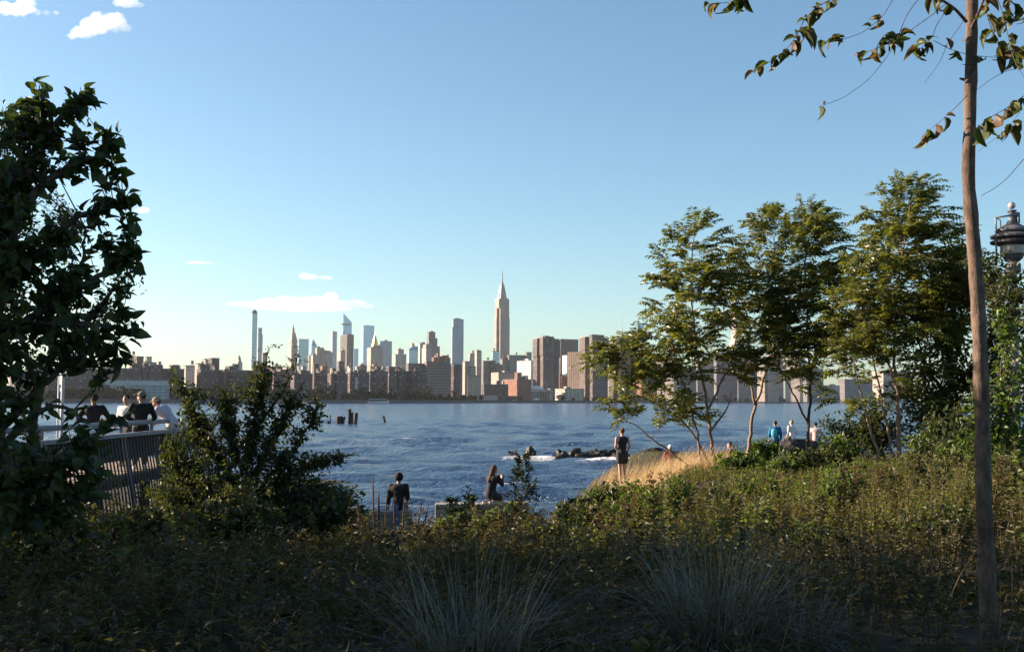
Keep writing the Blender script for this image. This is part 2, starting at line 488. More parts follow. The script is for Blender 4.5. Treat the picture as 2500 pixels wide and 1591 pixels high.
building('apartment_tower', 'stepped whitish apartment tower with small tanks on its roof', [(352, 383, 883, .2), (357, 371, 870, .2)], 1650, 'pale', th=LT, tank=1)
building('housing_block', 'brick housing block with two bright sunlit end strips', [(346, 398, 892, .10), (361, 397, 889, .14)], 1130, 'brick', th=LT)
building('housing_block', 'brick housing block with one raised square roof house', [(397, 450, 899, .06), (421, 436, 890, .1)], 1140, 'brick2', th=LT)
building('apartment_building', 'light grey apartment building low behind the brick row', [(447, 482, 891, .2)], 1600, 'pale', th=LT, tank=1)
building('apartment_building', 'broad grey apartment building with white upper storeys', [(476, 516, 886, .2), (498, 516, 876, .2)], 1560, 'pale', th=LT, tank=1)
building('apartment_tower', 'square brown tower above the brick row', [(514, 536, 873, .12)], 1480, 'brick', th=LT)
building('housing_block', 'brick housing block under the square brown tower', [(488, 541, 902, .05)], 1150, 'brick2', th=LT)
building('housing_block', 'brick housing block with a narrow orange sunlit edge', [(539, 612, 902, .11), (558, 570, 893, .2)], 1160, 'brick', th=LT)
for i, (a, b_, y) in enumerate(((608, 668, 904), (664, 716, 906), (713, 766, 911), (764, 806, 909), (803, 852, 911))):
    building('housing_block', 'dark brown brick housing block behind the shore trees, left of the white banner', [(a + 2, b_ - 3, y, (.10, .05, .07, .03, .08)[i]), (a + (b_ - a) * .35, b_ - 8 - 3 * i, y - 3 - 2 * (i % 3), .12)], 1180 + 22 * i + 70 * (i % 2), 'brick2' if i % 2 else 'brick', th=math.radians(36), group=BR)
building('housing_block', 'dark housing block carrying a tall pale vertical banner', [(850, 902, 907, .09), (872, 894, 902, .12)], 1330, 'brick', th=math.radians(36))
for i, (a, b_, y) in enumerate(((899, 950, 905), (960, 1010, 905))):
    building('housing_block', 'dark brown brick housing block right of the white banner', [(a + 2, b_ - 3, y, (.05, .09)[i]), (a + 12, b_ - 14 - 6 * i, y - 4, .12)], 1380 + 70 * i, 'brick2' if i % 2 else 'brick', th=math.radians(34), group=BR)
building('housing_block', 'dark housing block with a reddish square tower on its roof', [(946, 966, 894, .2)], 1440, 'brick', th=math.radians(34))
building('housing_block', 'dark housing block in front of the banded hospital', [(1008, 1043, 911, .12), (1018, 1030, 906, .2)], 1450, 'brick2', th=math.radians(34))
bz = thing('banner', 'tall narrow pale vertical banner on the dark housing block', 'banner', at(867, 951, 1325))
k = MB(); w_ = 6 * 1325 / F; k.box((0, 0, 0), (w_, .5, 30 * 1325 / F)); ob('cloth', k.mesh(), mat('banner_cloth', (.5, .5, .52), .9), bz)
k = MB().box((-.4, -.1, 30 * 1325 / F), (w_ + .4, .6, 30 * 1325 / F + .5)); ob('rail', k.mesh(), M_STEEL, bz)
# long low glassy hall
h0 = thing('sports_hall', 'long low pale blue glass hall on the far shore', 'hall', (at(256, 950, 1050).x, 1050, GZF), math.radians(8))
L_ = (398 - 256) * 1050 / F / math.cos(math.radians(8))
zt, zm = at(320, 930, 1050).z - GZF, at(320, 939, 1050).z - GZF
ob('upper_glass', MB().box((0, 0, zm), (L_, 16, zt)).mesh(), facade('pale_blue_glass', (.42, .50, .58), (.42, .55, .62), 1.6, 4, .9, .8, .25, .5), h0)
ob('roof', MB().box((-1, -1.2, zt), (L_ + 1, 17, zt + .7)).mesh(), mat('pale_roof', (.5, .52, .54), .6), h0)
ob('lower_wall', MB().box((L_ * .1, -3, 0), (L_ * 1.02, 16.5, zm - .5)).mesh(), facade('teal_hall_wall', (.30, .40, .42), (.2, .3, .33), 3, 5, .8, .6, .3, .3), h0)
ob('canopy', MB().box((L_ * .08, -4, zm - .5), (L_ * 1.03, 16.8, zm)).mesh(), mat('pale_canopy', (.45, .52, .55), .6), h0)

# --- distant towers, left of centre
r, inv, f = building('spired_tower', 'distant pale stone tower with stepped lantern top behind the brick row', [(575, 592, 884, .35)], 2300, 'pale', bulk=False)
o, ss, tt, hh, ro = f
cx, cyy = o.x + ss / 2, o.y + tt / 2
q = MB().frustum((cx - ss * .36, cyy - tt * .36, cx + ss * .36, cyy + tt * .36), (cx - ss * .3, cyy - tt * .3, cx + ss * .3, cyy + tt * .3), hh - .9, hh + 7)
q.frustum((cx - 3, cyy - 3, cx + 3, cyy + 3), (cx - 2, cyy - 2, cx + 2, cyy + 2), hh + 7, hh + 12).lathe([(1.5, hh + 12), (.8, hh + 14.5), (.1, hh + 18)], 8, (cx, cyy, 0))
ob('lantern', q.mesh(), M_STONE_TRIM, r)
r, inv, f = building('glass_tower', 'tall slender pale glass tower with a dark rounded crown', [(614.5, 628.6, 764, .12)], 3000, 'glass2', bulk=False)
o, ss, tt, hh, ro = f
q = MB()
for i in range(5):
    a0 = .5 * math.sin(i / 5 * 1.5); a1 = .5 * math.sin((i + 1) / 5 * 1.5); z0 = hh + 9 * (1 - math.cos(i / 5 * 1.5)); z1 = hh + 9 * (1 - math.cos((i + 1) / 5 * 1.5))
q.frustum((o.x, o.y, o.x + ss, o.y + tt), (o.x + .5, o.y + 1, o.x + ss - .5, o.y + tt - 1), hh - .2, hh + 4)
q.frustum((o.x + .5, o.y + 1, o.x + ss - .5, o.y + tt - 1), (o.x + ss * .28, o.y + 4, o.x + ss * .72, o.y + tt - 4), hh + 4, hh + 9)
ob('crown', q.mesh(), mat('dark_crown', (.10, .09, .10), .6), r)
ob('crane_arm', MB().box((o.x - 4, o.y + 2, hh + 2), (o.x + .2, o.y + 3, hh + 3)).mesh(), M_STEEL, r)
building('glass_tower', 'shorter pale tower with dark top storeys against the slender glass tower', [(628.5, 641.5, 816, .15), (629, 640, 800, .15)], 2950, 'greyglass')
building('apartment_building', 'small brown building right of the slender glass tower foot', [(640, 653, 861, .15)], 2500, 'mauve')
# clock tower with pyramid top
r, inv, f = building('clock_tower', 'pale stone campanile tower with pointed pyramid roof and lantern', [(704, 727, 842, .33)], 3080, 'lime', bulk=False)
o, ss, tt, hh, ro = f
k_ = 3080 / F
cx, cyy = o.x + ss / 2, o.y + tt / 2
q = MB().box((o.x + 1.5, o.y + 1.5, hh - .9), (o.x + ss - 1.5, o.y + tt - 1.5, hh + 8)).box((o.x - .8, o.y - .8, hh + 8), (o.x + ss + .8, o.y + tt + .8, hh + 10))
ob('loggia', q.mesh(), FM['lime'], r)
q = MB().frustum((o.x + .5, o.y + .5, o.x + ss - .5, o.y + tt - .5), (cx - 4.5, cyy - 4.5, cx + 4.5, cyy + 4.5), hh + 10, hh + 35)
ob('pyramid_roof', q.mesh(), mat('roof_stone', (.38, .30, .25), .8, None, .1), r)
q = MB().lathe([(4.6, hh + 35), (4.6, hh + 36), (3.4, hh + 36.2), (3.4, hh + 43), (4, hh + 43.2), (3.4, hh + 45), (1.6, hh + 50), (.9, hh + 53), (.3, hh + 60)], 10, (cx, cyy, 0))
ob('lantern', q.mesh(), mat('lantern_stone', (.40, .29, .21), .7), r)
building('glass_tower', 'teal glass tower close behind the pointed stone campanile', [(728, 754, 827, .06)], 3700, 'glass2')
r, inv, f = building('glass_tower', 'light glass tower with a slanted dark pyramid top', [(752, 774, 843, .4)], 4700, 'glass', bulk=False)
o, ss, tt, hh, ro = f
q = MB(); apx = (o.x + ss * .45, o.y + tt * .3, hh + 28)
q.add([(o.x, o.y, hh), (o.x + ss, o.y, hh), (o.x + ss, o.y + tt, hh), (o.x, o.y + tt, hh), apx], [(0, 1, 4), (1, 2, 4), (2, 3, 4), (3, 0, 4)])
ob('slanted_top', q.mesh(), FM['glass'], r)
building('office_building', 'broad pale stepped office block with many setbacks', [(752, 812, 866, .2), (768, 791, 848, .25), (780, 802, 855, .2), (788, 812, 859, .15), (759, 772, 862, .4)], 2900, 'lime')
building('glass_tower', 'slim grey blue glass tower left of the brown brick tower', [(807.5, 823, 809, .3)], 4500, 'greyglass')
# angular tower with observation deck
r, inv, f = building('glass_tower', 'tallest blue glass tower with a sharp slanted crown and jutting deck', [(834, 859, 808, .12), (837, 859, 786, .05)], 4870, 'glass', bulk=False, trim=False)
c, tt, ss, hh = place(837, 859, 786, 4870 * 1.0009, .05, TH)
o = inv @ Vector((c.x, c.y, GZF))
hz = at(838, 764, 4870).z - GZF
q = MB().add([(o.x, o.y, hh - 1), (o.x + ss, o.y, hh - 1), (o.x + ss, o.y + tt, hh - 1), (o.x, o.y + tt, hh - 1), (o.x, o.y, hz), (o.x + ss * .8, o.y, hh + 8), (o.x + ss * .8, o.y + tt, hh + 8), (o.x, o.y + tt, hz)],
             [(0, 1, 5, 4), (1, 2, 6, 5), (2, 3, 7, 6), (3, 0, 4, 7), (4, 5, 6, 7)])
ob('slanted_crown', q.mesh(), FM['glass'], r)
zd = at(845, 790, 4870).z - GZF
ob('observation_deck', MB().frustum((o.x - 2, o.y - 6, o.x + ss * .7, o.y + .3), (o.x - 12, o.y - 22, o.x + ss * .7, o.y + .3), zd - 7, zd).mesh(), mat('deck_steel', (.35, .38, .42), .4), r)
building('office_tower', 'brown tower with a wide orange sunlit side in front of the angular glass tower', [(831, 864, 816, .50)], 3300, 'bronze')
building('office_building', 'pinkish sunlit stepped building at the foot of the brown tower', [(824, 843, 855, .4)], 3000, 'lime', tank=1)
building('glass_tower', 'small blue glass block right of the brown tower', [(863, 875, 851, .1)], 4300, 'glass')
building('apartment_building', 'dark square brick block standing above the waterfront row', [(826, 840, 881, .12)], 2000, 'brick2')
building('apartment_building', 'dark brick block below the broad stepped office block', [(765, 779, 887, .12)], 1900, 'brick2')
for i, (a, b_, y) in enumerate(((735, 748, 893), (782, 800, 893), (806, 822, 898), (848, 862, 893), (872, 896, 891), (895, 926, 893), (926, 948, 898), (655, 690, 893), (690, 712, 897))):
    building('rooftop_building', ('small pale building at the foot of the pointed campanile', 'small red building under the broad stepped office block', 'low pale stone building left of the square brick block', 'small pale building with roof tank under the wide sided brown tower', 'red brick building right under the brown tower', 'wide stone building with roof tank in front of the gold pyramid tower', 'low pale building right below the flat topped grey blue block', 'red building with roof tank behind the upper twigs of the shrub', 'stone building left of the pointed campanile foot')[i], [(a, b_, y, .3)], 1850 + 60 * i, ('pale', 'redbrick', 'lime')[i % 3], tank=i % 2)
building('glass_tower', 'bright blue glass slab beside the gold pyramid tower', [(879, 914, 794, .25)], 4700, 'glass')
r, inv, f = building('office_tower', 'stone tower with a gold pyramid roof', [(896, 935, 847, .25), (905, 930, 843, .25)], 2950, 'lime', bulk=False)
o, ss, tt, hh, ro = f
c, tt, ss, hh = place(905, 926, 843, 2950, .35, TH); o = inv @ Vector((c.x, c.y, GZF)); cx, cyy = o.x + ss / 2, o.y + tt / 2
zt = at(914, 815, 2950).z - GZF
q = MB().lathe([(9.5, hh - .9), (9.0, hh + 2), (1.2, zt), (1.2, zt + 1.5), (.1, zt + 6)], 8, (cx, cyy, 0))
ob('gold_pyramid_roof', q.mesh(), M_GOLD, r)
building('office_tower', 'flat topped grey blue block right of the gold pyramid tower', [(925, 957, 832, .1)], 3300, 'greyglass')
building('office_building', 'pale block with raised white centre beside the blue house of glass', [(959, 992, 864, .2), (966, 986, 852, .3)], 3200, 'pale')
r, inv, f = building('glass_tower', 'teal glass building with a chamfered top below the gold cupola', [(996, 1023, 853, .1)], 3000, 'glass2', bulk=False)
o, ss, tt, hh, ro = f
ob('chamfered_top', MB().frustum((o.x, o.y, o.x + ss, o.y + tt), (o.x + ss * .4, o.y + 2, o.x + ss * .95, o.y + tt - 2), hh - .1, hh + 9).mesh(), FM['glass2'], r)
r, inv, f = building('domed_tower', 'distant tower with a bright gold cupola', [(1001, 1015, 848, .3)], 3400, 'lime', bulk=False)
o, ss, tt, hh, ro = f
ob('gold_cupola', MB().lathe([(6, hh - 1), (6.5, hh + 4), (6, hh + 8), (4, hh + 12), (1.5, hh + 14.5), (.5, hh + 17), (.1, hh + 20)], 12, (o.x + ss / 2, o.y + 8, 0)).mesh(sm=True), M_GOLD, r)
building('apartment_tower', 'slim sunlit tower left of the dark striped tower', [(1021, 1031, 837, .45), (1026, 1038, 835, .3)], 2700, 'pale')
building('apartment_building', 'pinkish white setback building at the foot of the dark striped tower', [(1030, 1053, 847, .45), (1033, 1050, 840, .4)], 2400, 'pale', tank=1)
building('apartment_tower', 'dark striped tower with stepped right shoulder', [(1042, 1063, 809.5, .25), (1050, 1068, 825, .1), (1055, 1074, 845, .1)], 2600, 'mauve')
building('apartment_building', 'low red brick building with a sunlit roof house left of the tall grey glass tower', [(1054, 1100, 872, .1), (1065, 1073, 862, .5), (1080, 1096, 867, .2)], 2200, 'redbrick')
r, inv, f = building('glass_tower', 'tall grey blue glass tower with a slightly pointed top', [(1102, 1132, 798, .08), (1104, 1132, 779, .10)], 3000, 'greyglass', bulk=False)
c, tt, ss, hh = place(1104, 1132, 779, 3000 * 1.0009, .10, TH); o = inv @ Vector((c.x, c.y, GZF))
ob('pointed_top', MB().add([(o.x, o.y, hh), (o.x + ss, o.y, hh), (o.x + ss, o.y + tt, hh), (o.x, o.y + tt, hh), (o.x + ss * .4, o.y, hh + 4), (o.x + ss * .4, o.y + tt, hh + 4)], [(0, 1, 4), (2, 3, 5)]).add([(o.x, o.y, hh), (o.x + ss * .4, o.y, hh + 4), (o.x + ss * .4, o.y + tt, hh + 4), (o.x, o.y + tt, hh)], [(0, 1, 2, 3)]).add([(o.x + ss, o.y, hh), (o.x + ss * .4, o.y, hh + 4), (o.x + ss * .4, o.y + tt, hh + 4), (o.x + ss, o.y + tt, hh)], [(0, 1, 2, 3)]).mesh(), FM['greyglass'], r)
building('hospital_block', 'long mauve banded hospital block with a sunlit left end', [(991, 1128, 886, .045), (1040, 1098, 882, .03)], 1650, 'stripe')
building('hospital_wing', 'narrow dark stair block on the right end of the banded hospital', [(1106, 1122, 890, .1)], 1600, 'brick2', bulk=False)
r, inv, f = building('hospital_building', 'pinkish building with bright sunlit end and a square roof tower', [(1131, 1172, 916, .26), (1132, 1149, 881, .2), (1146, 1162, 894, .15)], 1780, 'lime')
building('office_tower', 'pale twin topped tower with small belfry left of the tallest art deco tower', [(1143, 1159, 862, .3), (1150, 1157, 856, .4)], 2600, 'pale', tank=1)
building('office_tower', 'slender pale mauve tower with a dark cap', [(1160, 1176, 857, .25), (1162, 1174, 854, .2)], 2500, 'pale')
building('apartment_building', 'brown building in the gap left of the art deco tower foot', [(1176, 1196, 880, .2)], 2300, 'mauve', tank=1)
# the tall art deco tower
D_ = 3600
r = None
xs = [(1202, 1248.5, 900, .42, 'wall'), (1204, 1248, 775, .42, 'wing'), (1206, 1246.5, 751, .42, 'wing'), (1211, 1242, 731, .40, 'wing')]
C, t, s_, h = place(1202, 1248.5, 830, D_, .30, TH)
root = thing('art_deco_skyscraper', 'tall stone art deco skyscraper with stepped crown and long antenna mast', 'skyscraper', (C.x, C.y, GZF), TH)
inv = (Matrix.Translation(root.location) @ Matrix.Rotation(TH, 4, 'Z')).inverted()
wpx = D_ / F
def zof(py): return at(1226, py, D_).z - GZF
W, T = s_, min(t, 45)
cx, cyy = W / 2, T / 2
fm = facade('skyscraper_limestone', (0.40, 0.31, 0.265), (0.14, 0.11, 0.12), 3.8, 2.9, 0.42, 0.62, blinds=0.1)
ob('base', MB().box((-16, -8, 0), (W + 16, T + 8, zof(905))).mesh(), fm, root)
ob('wall', MB().box((0, T * .30, 0), (W, T * .70, zof(775))).box((W * .16, 0, 0), (W * .84, T, zof(775) - .5)).mesh(), fm, root)
ob('upper_wall', MB().box((W * .03, T * .32, zof(775) - .2), (W * .97, T * .68, zof(751))).box((W * .17, T * .03, zof(775) - .7), (W * .83, T * .97, zof(751) - .6)).mesh(), fm, root)
ob('top_wall', MB().box((W * .12, T * .14, zof(751) - .8), (W * .88, T * .86, zof(731))).box((W * .24, T * .07, zof(751) - .9), (W * .76, T * .93, zof(733))).mesh(), fm, root)
ob('parapet', MB().box((W * .1, T * .12, zof(731)), (W * .9, T * .88, zof(731) + 2)).mesh(), M_STONE_TRIM, root)
q = MB().box((cx - 15, cyy - 15, zof(731) + 1), (cx + 15, cyy + 15, zof(726.5)))
q.frustum((cx - 11.5, cyy - 11.5, cx + 11.5, cyy + 11.5), (cx - 5.5, cyy - 5.5, cx + 5.5, cyy + 5.5), zof(727), zof(695))
for a in range(4):
    ca, sa = math.cos(a * math.pi / 2), math.sin(a * math.pi / 2)
    q.tube([(cx + ca * 13, cyy + sa * 13, zof(727)), (cx + ca * 8.5, cyy + sa * 8.5, zof(712)), (cx + ca * 5.5, cyy + sa * 5.5, zof(698))], [3.2, 2.6, 1.5], 5)
ob('mooring_mast', q.mesh(), mat('mast_metal', (.30, .27, .27), .45, None, .1, metallic=.3), root)
q = MB().lathe([(5.6, zof(695)), (5.2, zof(690)), (3.6, zof(688)), (3.0, zof(685))], 12, (cx, cyy, 0))
ob('dome', q.mesh(), M_STONE_TRIM, root)
q = MB().lathe([(2.4, zof(686)), (2.2, zof(675)), (1.4, zof(674)), (1.3, zof(664)), (.7, zof(663)), (.45, zof(650))], 8, (cx, cyy, 0))
for zz in (682, 678, 671, 668):
    q.lathe([(3.0, zof(zz)), (3.0, zof(zz) + .8)], 8, (cx, cyy, 0))
ob('antenna', q.mesh(), M_STEEL, root)

building('office_building', 'pale greenish slab at the left foot of the art deco tower', [(1201, 1220, 856, .12)], 2700, 'glass2', tank=1)
building('apartment_building', 'brown block with lit left side below the art deco tower', [(1194, 1227, 889, .2), (1198, 1210, 879, .2)], 2300, 'brick')
building('office_building', 'mauve block with dark water tanks on its roof right of the art deco tower', [(1219, 1262, 876, .18), (1241, 1259, 866, .1)], 2450, 'mauve', tank=3)
building('office_building', 'dark stepped block behind the white building', [(1256, 1282, 866, .1), (1268, 1298, 872, .1), (1284, 1298, 859, .15)], 2700, 'mauve', tank=1)
building('hospital_building', 'bright white building with a plain lit wall beside the twin brown towers', [(1262, 1306, 879, .78)], 2250, 'white', th=math.radians(48))
building('hospital_building', 'pale flat topped building with a lit left side and dark cornice', [(1199, 1254, 908, .33)], 2080, 'lime')
building('hospital_building', 'red brick hospital building with rows of lit windows and a central roof house', [(1228, 1297, 925, .5), (1256, 1274, 909, .4)], 1960, 'redbrick', tank=1)
building('hospital_building', 'dark red low building in front of the pale flat topped building', [(1178, 1241, 937, .06)], 1900, 'brick2')
building('pier_building', 'long low mauve wall building at the water edge', [(1148, 1216, 963, .1)], 1830, 'pale', bulk=False)
building('pier_building', 'low dark pier building beside the moored white boats', [(1214, 1262, 966, .1)], 1850, 'brick2', bulk=False)

# --- twin brown towers at the water
M_BALC = mat('balcony_concrete', (.30, .235, .20), .85, None, .1)
def waterside(label, x0, x1, ytop, d, cols, base=None):
    """cols: (x0,x1,ytop,depth shift) prisms; balconies as real slabs on the right part"""
    C, t, s_, h = place(x0, x1, ytop, d, .17, TH)
    root = thing('apartment_tower', label, 'building', (C.x, C.y, GZF), TH)
    inv = (Matrix.Translation(root.location) @ Matrix.Rotation(TH, 4, 'Z')).inverted()
    for i, (a, b_, yt, lit, dd) in enumerate(cols):
        c, tt, ss, hh = place(a, b_, yt, d + dd, lit, TH)
        o = inv @ Vector((c.x, c.y, GZF))
        tt = min(tt, 30)
        ob('shaft', MB().box((o.x, o.y, 0), (o.x + ss, o.y + tt, hh)).mesh(), FM['darkbrown'], root)
        ob('roof', MB().box((o.x - .3, o.y - .3, hh), (o.x + ss + .3, o.y + tt + .3, hh + 1.2)).mesh(), M_BALC, root)
        # a flared head of the shaft: the upper third steps out
        ob('head_block', MB().frustum((o.x - .05, o.y - .05, o.x + ss + .05, o.y + tt), (o.x - 1.4, o.y - 1.6, o.x + ss + 1.4, o.y + tt), hh * .70, hh * .715).box((o.x - 1.4, o.y - 1.6, hh * .715), (o.x + ss + 1.4, o.y + tt, hh * .985)).mesh(), FM['darkbrown'], root)
        b = MB()
        nfl = int(hh / 2.9)
        for k in range(2, nfl):
            off = 1.6 if k * 2.9 > hh * .715 else 0
            if k * 2.9 > hh * .97: continue
            b.box((o.x + ss * .72, o.y - off - 1.3, k * 2.9), (o.x + ss * .95, o.y - off + .1, k * 2.9 + .9))
        oo = ob('balconies', b.mesh(), M_BALC, root); oo['kind'] = 'stuff'
    c, tt, ss, hh = place(*base[:3], d - 3, .2, TH)
    o = inv @ Vector((c.x, c.y, GZF))
    ob('plant_room', MB().box((o.x, o.y, hh - 14), (o.x + ss, o.y + 10, hh)).mesh(), FM['darkbrown'], root)
    return root
waterside('brown apartment tower with three sunlit edge strips beside the domed pavilion', 1302, 1365, 822, 2050, ((1302, 1326, 827, .40, 25), (1319, 1352, 822, .22, 0), (1340, 1365, 828, .05, 20)), (1328, 1341, 819))
waterside('brown apartment tower behind the pale beige grid building', 1416, 1484, 820, 2080, ((1416, 1446, 823, .42, 25), (1440, 1474, 818, .20, 0), (1460, 1484, 826, .05, 20)), (1443, 1457, 816))
waterside('brown apartment tower half hidden by the feathery tree', 1486, 1553, 829, 2120, ((1486, 1516, 830, .42, 25), (1509, 1540, 827, .22, 0), (1528, 1553, 831, .05, 20)), (1511, 1523, 825))
building('office_tower', 'dark bronze slab between the first two brown towers', [(1367, 1412, 827, .04)], 2900, 'bronze')
building('hospital_building', 'narrow bright white slab beside the beige grid building', [(1373, 1387, 866, .8)], 2250, 'white', bulk=False)
building('hospital_building', 'beige building with a square window grid, lit above and shaded below', [(1385, 1421, 858, .92)], 2130, 'grid', th=math.radians(62))
building('apartment_building', 'small pink building between the brown tower and the beige grid building', [(1360, 1386, 918, .4), (1363, 1374, 912, .3)], 2150, 'redbrick')
# domed pavilion
d = 1990
r = thing('domed_pavilion', 'low sunlit pavilion with a white shallow dome at the water edge', 'pavilion', at(1297, 955, d), math.radians(40))
r.location.z = GZF
k_ = d / F; Wp = 52 * k_ * 1.05
def zz(py): return at(1320, py, d).z - GZF
ob('wall', MB().box((4, 3, 0), (Wp - 4, Wp * .6, zz(956))).mesh(), FM['concrete'], r)
ob('roof_slab', MB().box((-2, -1, zz(956)), (Wp + 1, Wp * .65, zz(950))).mesh(), mat('pavilion_slab', (.55, .45, .37), .8), r)
ob('dome', MB().lathe([(17 * math.cos(a), zz(950) + (zz(941.5) - zz(950)) * math.sin(a)) for a in np.linspace(0, 1.5, 8)], 24, (Wp * .5, Wp * .34, 0)).mesh(sm=True), mat('white_dome', (.80, .76, .72), .6), r)
for i in range(7):
    ob('column', MB().box((1 + i * (Wp - 3) / 6 - .6, -.3, 0), (1 + i * (Wp - 3) / 6 + .6, .9, zz(956))).mesh(), M_STONE_TRIM, r)
building('school_building', 'low concrete school with banded windows beside the domed pavilion', [(1355, 1426, 948, .34), (1341, 1350, 948, .2)], 2000, 'concrete')
# --- right, seen between the trees
building('office_tower', 'glass tower with a faceted slanted top and thin spire', [(1551, 1573, 800, .3)], 4300, 'glass', bulk=False)
def mast(label, px, y0, y1, d, w=1.6):
    p = at(px, y1, d); h = (y1 - y0) * d / F
    r = thing('antenna_mast', label, 'mast', p)
    r.location.z = p.z - 6
    ob('lattice', MB().lathe([(w * 2, 0), (w * 2, 6), (w * 1.6, h * .2), (w, h * .5), (w * .5, h * .52), (w * .35, h + 6)], 6).mesh(), M_STEEL, r)
    ob('platform', MB().lathe([(w * 4.5, h * .12), (w * 4.5, h * .14)], 10).mesh(), M_STEEL, r)
mast('steel broadcast mast rising behind the half hidden brown tower', 1518, 768, 826, 4000, 1.7)
mast('thin spire beside the faceted slanted glass tower', 1558, 752, 800, 4290, 1.0)
bo = [o for o in S.objects if o.get('label', '').startswith('glass tower with a faceted')][0]
iv = (Matrix.Translation(bo.location) @ Matrix.Rotation(TH, 4, 'Z')).inverted()
c, tt, ss, hh = place(1551, 1573, 800, 4300, .3, TH)
ob('slanted_top', MB().add([(0, 0, hh), (ss, 0, hh), (ss, tt, hh), (0, tt, hh), (0, 0, hh + 6), (ss, 0, hh + 20), (ss, tt, hh + 20), (0, tt, hh + 4)], [(0, 1, 5, 4), (1, 2, 6, 5), (2, 3, 7, 6), (3, 0, 4, 7), (4, 5, 6, 7)]).mesh(), FM['glass'], bo)
r, inv, f = building('art_deco_skyscraper', 'silvery tower with a tapering needle spire behind the feathery trees', [(1781, 1811, 830, .45), (1785, 1808, 760, .45)], 3700, 'pale', cat='skyscraper', bulk=False)
c, tt, ss, hh = place(1785, 1808, 760, 3700 * 1.0009, .45, TH); o = inv @ Vector((c.x, c.y, GZF)); cx, cyy = o.x + ss / 2, o.y + min(tt, 30) / 2
def z3(py): return at(1797, py, 3700).z - GZF
ob('spire', MB().lathe([(12.5, z3(760)), (12, z3(745)), (10, z3(738)), (9, z3(728)), (7, z3(722)), (6, z3(713)), (3.8, z3(706)), (2.4, z3(695)), (.9, z3(685)), (.3, z3(664))], 12, (cx, cyy, 0)).mesh(), mat('silver_spire', (.72, .70, .68), .3, None, .1, metallic=.6), r)
rl = [('office_building', 'sunlit pale building low behind the left feathery tree', (1601, 1659, 878, .75), 2300, 'pale', 55),
      ('office_building', 'grey block right of the sunlit pale building', (1655, 1700, 896, .1), 2400, 'mauve', 27),
      ('office_building', 'grey brown office slab between two feathery trees', (1695, 1745, 880, .15), 2600, 'mauve', 27),
      ('office_building', 'broad grey slab behind the forked tree', (1743, 1800, 868, .1), 2500, 'mauve', 27),
      ('office_building', 'taller grey tower behind the forked tree', (1796, 1852, 852, .1), 2700, 'mauve', 27),
      ('office_building', 'stepped pale building with sunlit ribs', (1848, 1900, 905, .55), 2300, 'lime', 40),
      ('office_building', 'upper step of grey slab behind the ribbed building', (1866, 1912, 866, .25), 2500, 'pale', 27),
      ('office_building', 'pinkish sunlit tower right of the ribbed building', (1916, 1966, 861, .72), 2450, 'pale', 55),
      ('office_building', 'dark grey block beside the pinkish tower', (1960, 2010, 900, .2), 2400, 'mauve', 27),
      ('office_building', 'low sunlit block seen under the tree crowns', (2005, 2050, 940, .5), 2400, 'pale', 40),
      ('office_building', 'grey block far right glimpsed between thin trunks', (2045, 2130, 925, .2), 2500, 'mauve', 27),
      ('office_building', 'pale slab far right behind the dense dark trees', (2125, 2230, 905, .3), 2600, 'pale', 27),
      ('office_building', 'brown block low between the third brown tower and sunlit pale building', (1550, 1604, 915, .3), 2200, 'redbrick', 27)]
for nm, lb, ms, d, m, a in rl:
    ex = [ms]
    if 'ribs' in lb:
        ex += [(1852, 1876, 880, .6), (1858, 1888, 890, .6)]
    building(nm, lb, ex, d, m, th=math.radians(a))

# low things along the far bank
M_WALLF = mat('seawall_stone', (.12, .11, .11), .9, None, .05)
for i in range(n - 1):
    pass
q = MB()
for i in range(n - 1):
    (xa, ya), (xb, yb) = SHORE[i], SHORE[i + 1]
    q.add([(xa, ya - .6, WZ - 1), (xb, yb - .6, WZ - 1), (xb, yb - .6, GZF + 1.1), (xa, ya - .6, GZF + 1.1), (xa, ya + .5, GZF + 1.1), (xb, yb + .5, GZF + 1.1), (xa, ya + .5, GZF - 1), (xb, yb + .5, GZF - 1)], [(0, 1, 2, 3), (3, 2, 5, 4), (4, 5, 7, 6)])
ob('seawall', q.mesh(), M_WALLF, kind='structure')
M_TREEF = leafmat('far_tree_leaves', [(.008, .011, .007), (.014, .018, .009), (.028, .026, .012)], .1, .8, .1)
pts = []
r_ = np.random.default_rng(3)
for px in np.arange(20, 2250, 5.0):
    dens = 1.0 if px < 1140 else 0.45
    if 1150 < px < 1420 and r_.random() < .75: continue
    if r_.random() > dens: continue
    d = shore_d(px) + r_.uniform(6, 26)
    hgt = r_.uniform(5, 11) * (1.25 if 150 < px < 1050 else .8) * (1.6 if r_.random() < .08 else 1)
    pts.append(((px - 1250) / F * d, d, hgt))
Vt, Ft = [], []
tm = np.array([(0, -.5, 0), (.5, 0, 0), (0, .5, 0), (-.5, 0, 0)])
for (x, y, h) in pts:
    nl = 90
    u_ = r_.normal(size=(nl, 3)); u_ /= np.linalg.norm(u_, axis=1, keepdims=True)
    c = np.array([x, y, GZF + h * .55]) + u_ * np.array([h * .42, h * .42, h * .46]) * r_.uniform(.55, 1, (nl, 1))
    a1 = r_.normal(size=(nl, 3)); a1 /= np.linalg.norm(a1, axis=1, keepdims=True)
    a2 = np.cross(a1, r_.normal(size=(nl, 3))); a2 /= np.linalg.norm(a2, axis=1, keepdims=True)
    sz = r_.uniform(.8, 1.9, (nl, 1))
    Vt.append(np.stack([c - a1 * sz, c + a2 * sz, c + a1 * sz, c - a2 * sz], 1))
Vt = np.concatenate(Vt).reshape(-1, 3)
o = ob('far_tree_belt', np_mesh('ftb', Vt, np.arange(len(Vt)).reshape(-1, 4)), M_TREEF, None, 'dark belt of trees along the far river bank', 'trees', kind='stuff')

